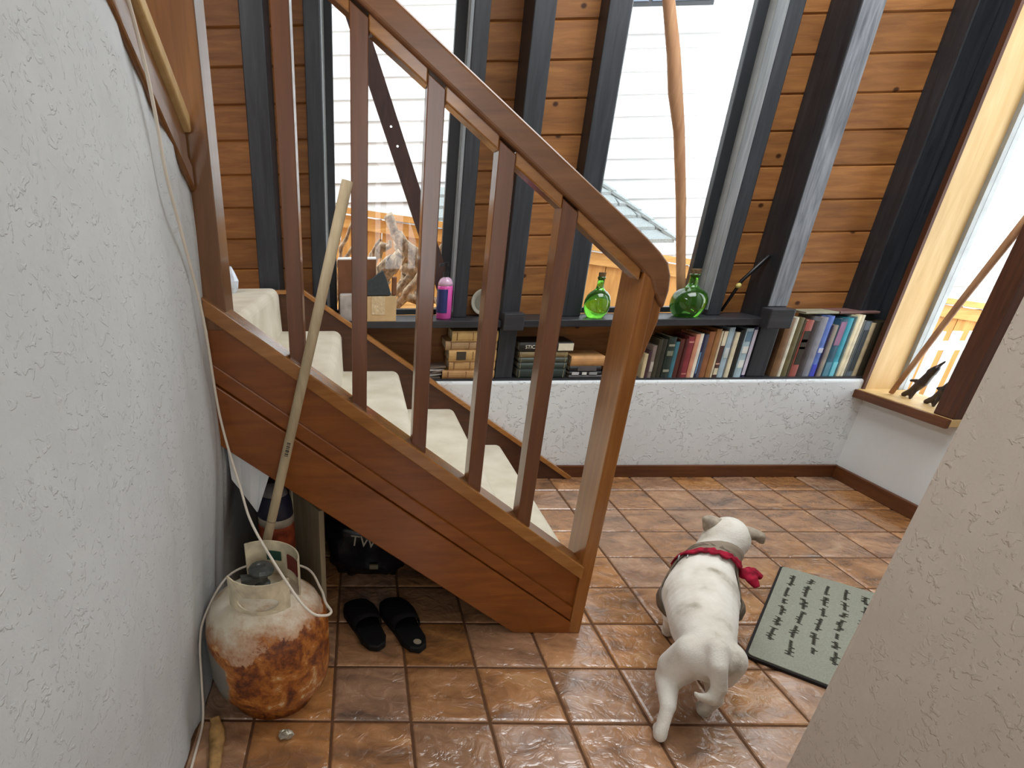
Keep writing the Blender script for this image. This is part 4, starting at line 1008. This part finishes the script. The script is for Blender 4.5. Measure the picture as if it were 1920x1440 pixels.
me = letters('TW', 0.055); me.transform(Matrix.Translation(Vector((0.035, 0.640, 0.150))-OFF[bg_.name]) @ Matrix.Rotation(math.radians(8), 4, 'Y') @ Matrix.Rotation(math.radians(80), 4, 'X'))
link('lettering', me, cover_mat((170, 160, 140)), bg_)
B(0.105, 0.135, 0.634, 0.642, 0.055, 0.072).build('printed_patch', cover_mat((120, 110, 84)), bg_)
# slippers
M['slip'] = plain('black_slipper_fabric', S(15, 14, 15), 0.8, 0.2, var=0.2, nscale=120)
M['sole'] = plain('black_rubber_sole', S(12, 12, 12), 0.6, 0.3, bstr=0)
def slipper(hx, hy, tx, ty, label, mark=False):
    t = thing('slipper', label, 'slipper', (hx, hy, 0), 'black slippers under the stairs')
    h, e = Vector((hx, hy, 0)), Vector((tx, ty, 0)); d = (e-h); L = d.length; d.normalize(); s = Vector((d.y, -d.x, 0))
    prof = [(0.0, 0.0), (0.015, 0.024), (0.05, 0.036), (0.10, 0.037), (0.15, 0.043), (0.20, 0.047), (0.235, 0.038), (0.253, 0.020), (0.258, 0.0)]
    k = L/0.258; prof = [(a*k, b) for a, b in prof]
    prof = [(a, b*1.12) for a, b in prof]; out = [h+d*a+s*b for a, b in prof]+[h+d*a-s*b for a, b in reversed(prof[1:-1])]
    n = len(out); vs = [(v.x, v.y, z) for z in (0.0, 0.022) for v in out]
    MB().add(vs, [tuple(range(n)), tuple(range(2*n-1, n-1, -1))]+[(i, (i+1) % n, n+(i+1) % n, n+i) for i in range(n)]).build('sole', M['sole'], t, bevel=0.005)
    up = MB(); rows = []
    for a, w in ((0.10, .040), (0.13, .045), (0.17, .049), (0.205, .047), (0.235, .038), (0.252, .022)):
        hgt = {0.10: .066, 0.13: .064, 0.17: .058, 0.205: .050, 0.235: .042, 0.252: .03}[a]
        rows.append([h+d*a*k+s*w*1.12*math.cos(math.pi*i/10)+Vector((0, 0, 0.02+(hgt-0.02)*math.sin(math.pi*i/10)**0.7)) for i in range(11)])
    up.v = [tuple(v) for r_ in rows for v in r_]
    for i in range(5):
        for j in range(10): up.f.append((i*11+j, i*11+j+1, (i+1)*11+j+1, (i+1)*11+j))
    o = up.build('upper', M['slip'], t, smooth=True)
    md = o.modifiers.new('s', 'SOLIDIFY'); md.thickness = 0.004
    if mark: MB().lathe([(0.0, 0.0), (0.012, 0.0), (0.012, 0.001), (0.0, 0.001)], (hx-0.006, hy+0.03, 0.0225), 14).build('insole_mark', cover_mat((150, 140, 120)), t)
slipper(0.128, 0.262, 0.052, 0.495, 'black slipper lying on the left of the pair')
slipper(0.250, 0.255, 0.168, 0.505, 'black slipper with pale insole mark, right of the pair', True)

# ------------------------------------------------------------------ door mat
M['matgrey'] = plain('grey_green_mat_pile', S(146, 148, 134), 0.95, 0.1, var=0.12, nscale=220, bstr=0.4)
dm = thing('door_mat', 'grey door mat with black border and cursive lettering', 'mat', (1.55, 0.4, 0))
o0 = Vector((1.614, 0.739, 0)); La = Vector((1.192-1.614, 0.252-0.739, 0)); Ll = La.length; La.normalize()
Sb = Vector((-La.y, La.x, 0)); Sb = Sb if Sb.x > 0 else -Sb
Wd = 0.43
def mat_slab(ins, z0_, z1_):
    r = 0.018-ins*0.5; pts = []
    for cx, cy, a0 in ((ins+r, ins+r, 180), (Ll-ins-r, ins+r, 270), (Ll-ins-r, Wd-ins-r, 0), (ins+r, Wd-ins-r, 90)):
        for i in range(5):
            a = math.radians(a0+90*i/4); pts.append((cx+r*math.cos(a), cy+r*math.sin(a)))
    n = len(pts); vs = []
    for z in (z0_, z1_):
        for a, b in pts: v = o0+La*a+Sb*b; vs.append((v.x, v.y, z))
    return MB().add(vs, [tuple(range(n)), tuple(range(2*n-1, n-1, -1))]+[(i, (i+1) % n, n+(i+1) % n, n+i) for i in range(n)])
mat_slab(0, 0.0005, 0.009).build('border', plain('black_rubber_border', S(28, 22, 22), 0.7, 0.3), dm)
mat_slab(0.007, 0.009, 0.0125).build('pile', M['matgrey'], dm)
rw = random.Random(11); mb = MB()
for li in range(8):
    b0 = 0.045+0.050*li; a = 0.045+0.03*rw.random(); end = 0.60-0.06*rw.random()
    while a < end:
        nl = rw.randint(5, 12); P = []
        for i in range(nl*2):
            up = 1 if i % 2 else -1
            amp = 0.0045 + (0.007 if rw.random() < 0.2 else 0)
            P.append((a, b0+up*amp*(1.0)+0.003*math.sin(a*22+li))); a += 0.0036
        if a > end: break
        P3 = [o0+La*s_+Sb*t_+Vector((0, 0, 0.0128)) for s_, t_ in P]
        for p_, q_ in zip(P3[:-1], P3[1:]): mb.bar(p_, q_, 0.0022, 0.0012)
        a += 0.014
mb.build('lettering', plain('black_mat_print', S(58, 56, 48), 0.9, 0.1), dm)

# ------------------------------------------------------------------ dog
def fur():
    m, nt, p = mat_new('short_white_fur', 0.8, 0.2)
    t = N(nt, 'ShaderNodeTexCoord')
    n = N(nt, 'ShaderNodeTexNoise', Scale=11.0, Detail=5.0); nt.links.new(t.outputs['Object'], n.inputs['Vector'])
    f = N(nt, 'ShaderNodeTexNoise', Scale=240.0, Detail=3.0); nt.links.new(t.outputs['Object'], f.inputs['Vector'])
    r = ramp(nt, n.outputs['Fac'], [(0.30, S(160, 150, 132)), (0.41, S(212, 206, 192)), (0.52, S(226, 221, 209)), (0.7, S(236, 233, 224))])
    nt.links.new(r.outputs[0], p.inputs['Base Color'])
    p.inputs['Sheen Weight'].default_value = 0.4
    bump(nt, p, f.outputs['Fac'], 0.35, 0.003); return m
M['fur'] = fur()
dog = thing('dog', 'small white dog walking away, wearing a taupe harness and red bandana', 'dog', (0.98, 0.15, 0))
V = Vector
parts = [
 ((0.922, 0.030, 0.190), (0.972, 0.150, 0.188), 0.060, 0.075), ((0.972, 0.150, 0.186), (1.055, 0.315, 0.172), 0.078, 0.098),
 ((1.055, 0.315, 0.172), (1.100, 0.390, 0.185), 0.098, 0.084), ((1.100, 0.390, 0.190), (1.158, 0.448, 0.240), 0.080, 0.060),
 ((1.158, 0.448, 0.240), (1.188, 0.470, 0.272), 0.062, 0.064), ((1.188, 0.470, 0.272), (1.212, 0.505, 0.270), 0.066, 0.056),
 ((1.215, 0.515, 0.262), (1.250, 0.568, 0.242), 0.040, 0.027), ((1.250, 0.568, 0.242), (1.262, 0.588, 0.236), 0.027, 0.022),
 # hind left, pushing off
 ((0.895, 0.045, 0.188), (0.876, 0.062, 0.130), 0.050, 0.046), ((0.876, 0.062, 0.130), (0.860, 0.055, 0.095), 0.042, 0.031),
 ((0.858, 0.060, 0.100), (0.832, -0.012, 0.072), 0.030, 0.019), ((0.832, -0.012, 0.072), (0.806, -0.052, 0.024), 0.017, 0.016),
 ((0.806, -0.054, 0.018), (0.818, -0.022, 0.013), 0.017, 0.014),
 # hind right, lifted forward
 ((0.956, 0.026, 0.188), (0.974, 0.050, 0.130), 0.050, 0.044), ((0.974, 0.050, 0.130), (0.978, 0.056, 0.095), 0.040, 0.030),
 ((0.978, 0.056, 0.098), (0.958, 0.010, 0.070), 0.028, 0.019), ((0.958, 0.010, 0.070), (0.950, 0.020, 0.026), 0.017, 0.016),
 ((0.950, 0.022, 0.022), (0.960, 0.050, 0.015), 0.017, 0.014),
 # forelegs
 ((1.005, 0.345, 0.140), (0.998, 0.318, 0.095), 0.045, 0.028), ((0.998, 0.318, 0.095), (1.015, 0.345, 0.020), 0.024, 0.017), ((1.015, 0.345, 0.018), (1.025, 0.368, 0.014), 0.018, 0.015),
 ((1.128, 0.300, 0.140), (1.130, 0.330, 0.095), 0.045, 0.028), ((1.130, 0.330, 0.095), (1.155, 0.390, 0.020), 0.024, 0.017), ((1.155, 0.390, 0.018), (1.165, 0.412, 0.014), 0.018, 0.015),
 # tail: down, then hooked to the left
 ((0.915, 0.005, 0.238), (0.902, -0.030, 0.215), 0.026, 0.021), ((0.902, -0.030, 0.215), (0.908, -0.050, 0.170), 0.021, 0.018), ((0.908, -0.050, 0.170), (0.898, -0.056, 0.140), 0.018, 0.016), ((0.898, -0.056, 0.140), (0.868, -0.054, 0.146), 0.016, 0.010), ((0.868, -0.054, 0.146), (0.855, -0.052, 0.156), 0.010, 0.006),
]
dbody = fuse(blobs(parts), 'body', M['fur'], dog, 0.0055, 9)
M['earfur'] = plain('greyish_ear_fur', S(164, 152, 136), 0.85, 0.2, var=0.35, nscale=55)
def ear(p0, p1, p2, th, label=None):
    mb = MB(); a, b, c_ = V(p0), V(p1), V(p2)
    for i in range(9):
        u = i/8; w = 1-u*0.85
        ctr = a.lerp(b, min(1, u*2)) if u < 0.5 else b.lerp(c_, (u-0.5)*2)
        mb.ball(ctr, 0.030*w+0.005, 10, 7, (1.0, 0.75, 0.6))
    return fuse(mb, 'ear', M['earfur'], dog, 0.004, 4)
ear((1.158, 0.492, 0.312), (1.140, 0.500, 0.325), (1.132, 0.490, 0.296), 0.01)
ear((1.232, 0.458, 0.300), (1.262, 0.448, 0.298), (1.275, 0.440, 0.278), 0.01)
MB().ball((1.268, 0.602, 0.240), 0.012, 12, 8).build('nose', plain('black_nose', S(30, 26, 26), 0.3, 0.5), dog, smooth=True)
eyem = plain('dark_eye', S(24, 18, 14), 0.1, 0.6, bstr=0)
for p_ in ((1.205, 0.558, 0.288), (1.245, 0.532, 0.285)): MB().ball(p_, 0.008, 10, 7).build('eye', eyem, dog, smooth=True)
def ring(cx, ax, ay, wv, ra, rb, th, name, mat, n=56, lump=0.0, par=dog, wrap=None, off=0.003):
    cx, ax, ay, wv = V(cx), V(ax).normalized(), V(ay), V(wv)
    ay = (ay-ax*ay.dot(ax)).normalized(); mb = MB(); rd = random.Random(5); m = 5
    for i in range(n):
        a = 2*math.pi*i/n; d_ = ax*math.cos(a)*ra+ay*math.sin(a)*rb
        l = 1+lump*rd.uniform(-1, 1); sh = wv*lump*rd.uniform(-1, 1)
        for k in range(m): mb.v.append(tuple(cx+d_+sh+wv*l*(2*k/(m-1)-1)))
    for i in range(n):
        j = (i+1) % n
        for k in range(m-1): mb.f.append((i*m+k, i*m+k+1, j*m+k+1, j*m+k))
    o = mb.build(name, mat, par, smooth=True)
    if wrap:
        w = o.modifiers.new('w', 'SHRINKWRAP'); w.target = wrap; w.wrap_method = 'NEAREST_SURFACEPOINT'; w.wrap_mode = 'ABOVE_SURFACE'; w.offset = off
    sd_ = o.modifiers.new('t', 'SOLIDIFY'); sd_.thickness = th; sd_.offset = 0
    if wrap: fused(o)
    return o
rv = V((0.9, -0.437, 0))
M['harness'] = plain('taupe_harness_webbing', S(104, 92, 78), 0.7, 0.3, var=0.15, nscale=60)
upv = V((0.045, 0.085, 0.085))
hn = upv.normalized().cross(rv.normalized())
ring((1.078, 0.352, 0.183), rv, upv, hn*0.014, 0.1035, 0.108, 0.004, 'harness', M['harness'], wrap=dbody, off=0.004)
nv = V((0.055, 0.065, 0.055)).normalized()
ring((1.135, 0.425, 0.222), rv, V((-0.03, -0.03, 0.09)), nv*0.024, 0.0745, 0.0735, 0.003, 'collar', plain('taupe_collar', S(140, 126, 108), 0.7, var=0.1), wrap=dbody, off=0.004)
M['bandana'] = plain('red_bandana_cotton', S(150, 22, 48), 0.8, 0.2, var=0.5, nscale=60)
bn = ring((1.120, 0.408, 0.214), rv, V((-0.03, -0.03, 0.09)), nv*0.010, 0.0845, 0.0835, 0.005, 'bandana', M['bandana'], lump=0.35, wrap=dbody, off=0.009)
kx = V((1.203, 0.372, 0.212))
mb = MB().ball(kx, 0.017, 12, 8)
mb.ball(kx+V((0.016, 0.008, 0.004)), 0.013, 10, 7)
mb.tube([kx, kx+V((0.03, 0.005, 0.004)), kx+V((0.048, -0.006, -0.010))], [0.007, 0.011, 0.009], 8, True, 1.6)
mb.tube([kx, kx+V((0.012, -0.022, -0.006)), kx+V((0.020, -0.040, -0.022))], [0.008, 0.013, 0.007], 8, True, 1.6)
fuse(mb, 'bandana_knot', M['bandana'], bn, 0.0035, 1)
for p_ in ((1.030, 0.420, 0.236), (1.045, 0.405, 0.246)):
    ring(p_, V((0.5, 0.8, 0)), V((0, 0, 1)), V((0.0016, -0.001, 0)), 0.009, 0.009, 0.0018, 'metal_ring', M['alu'], 16)
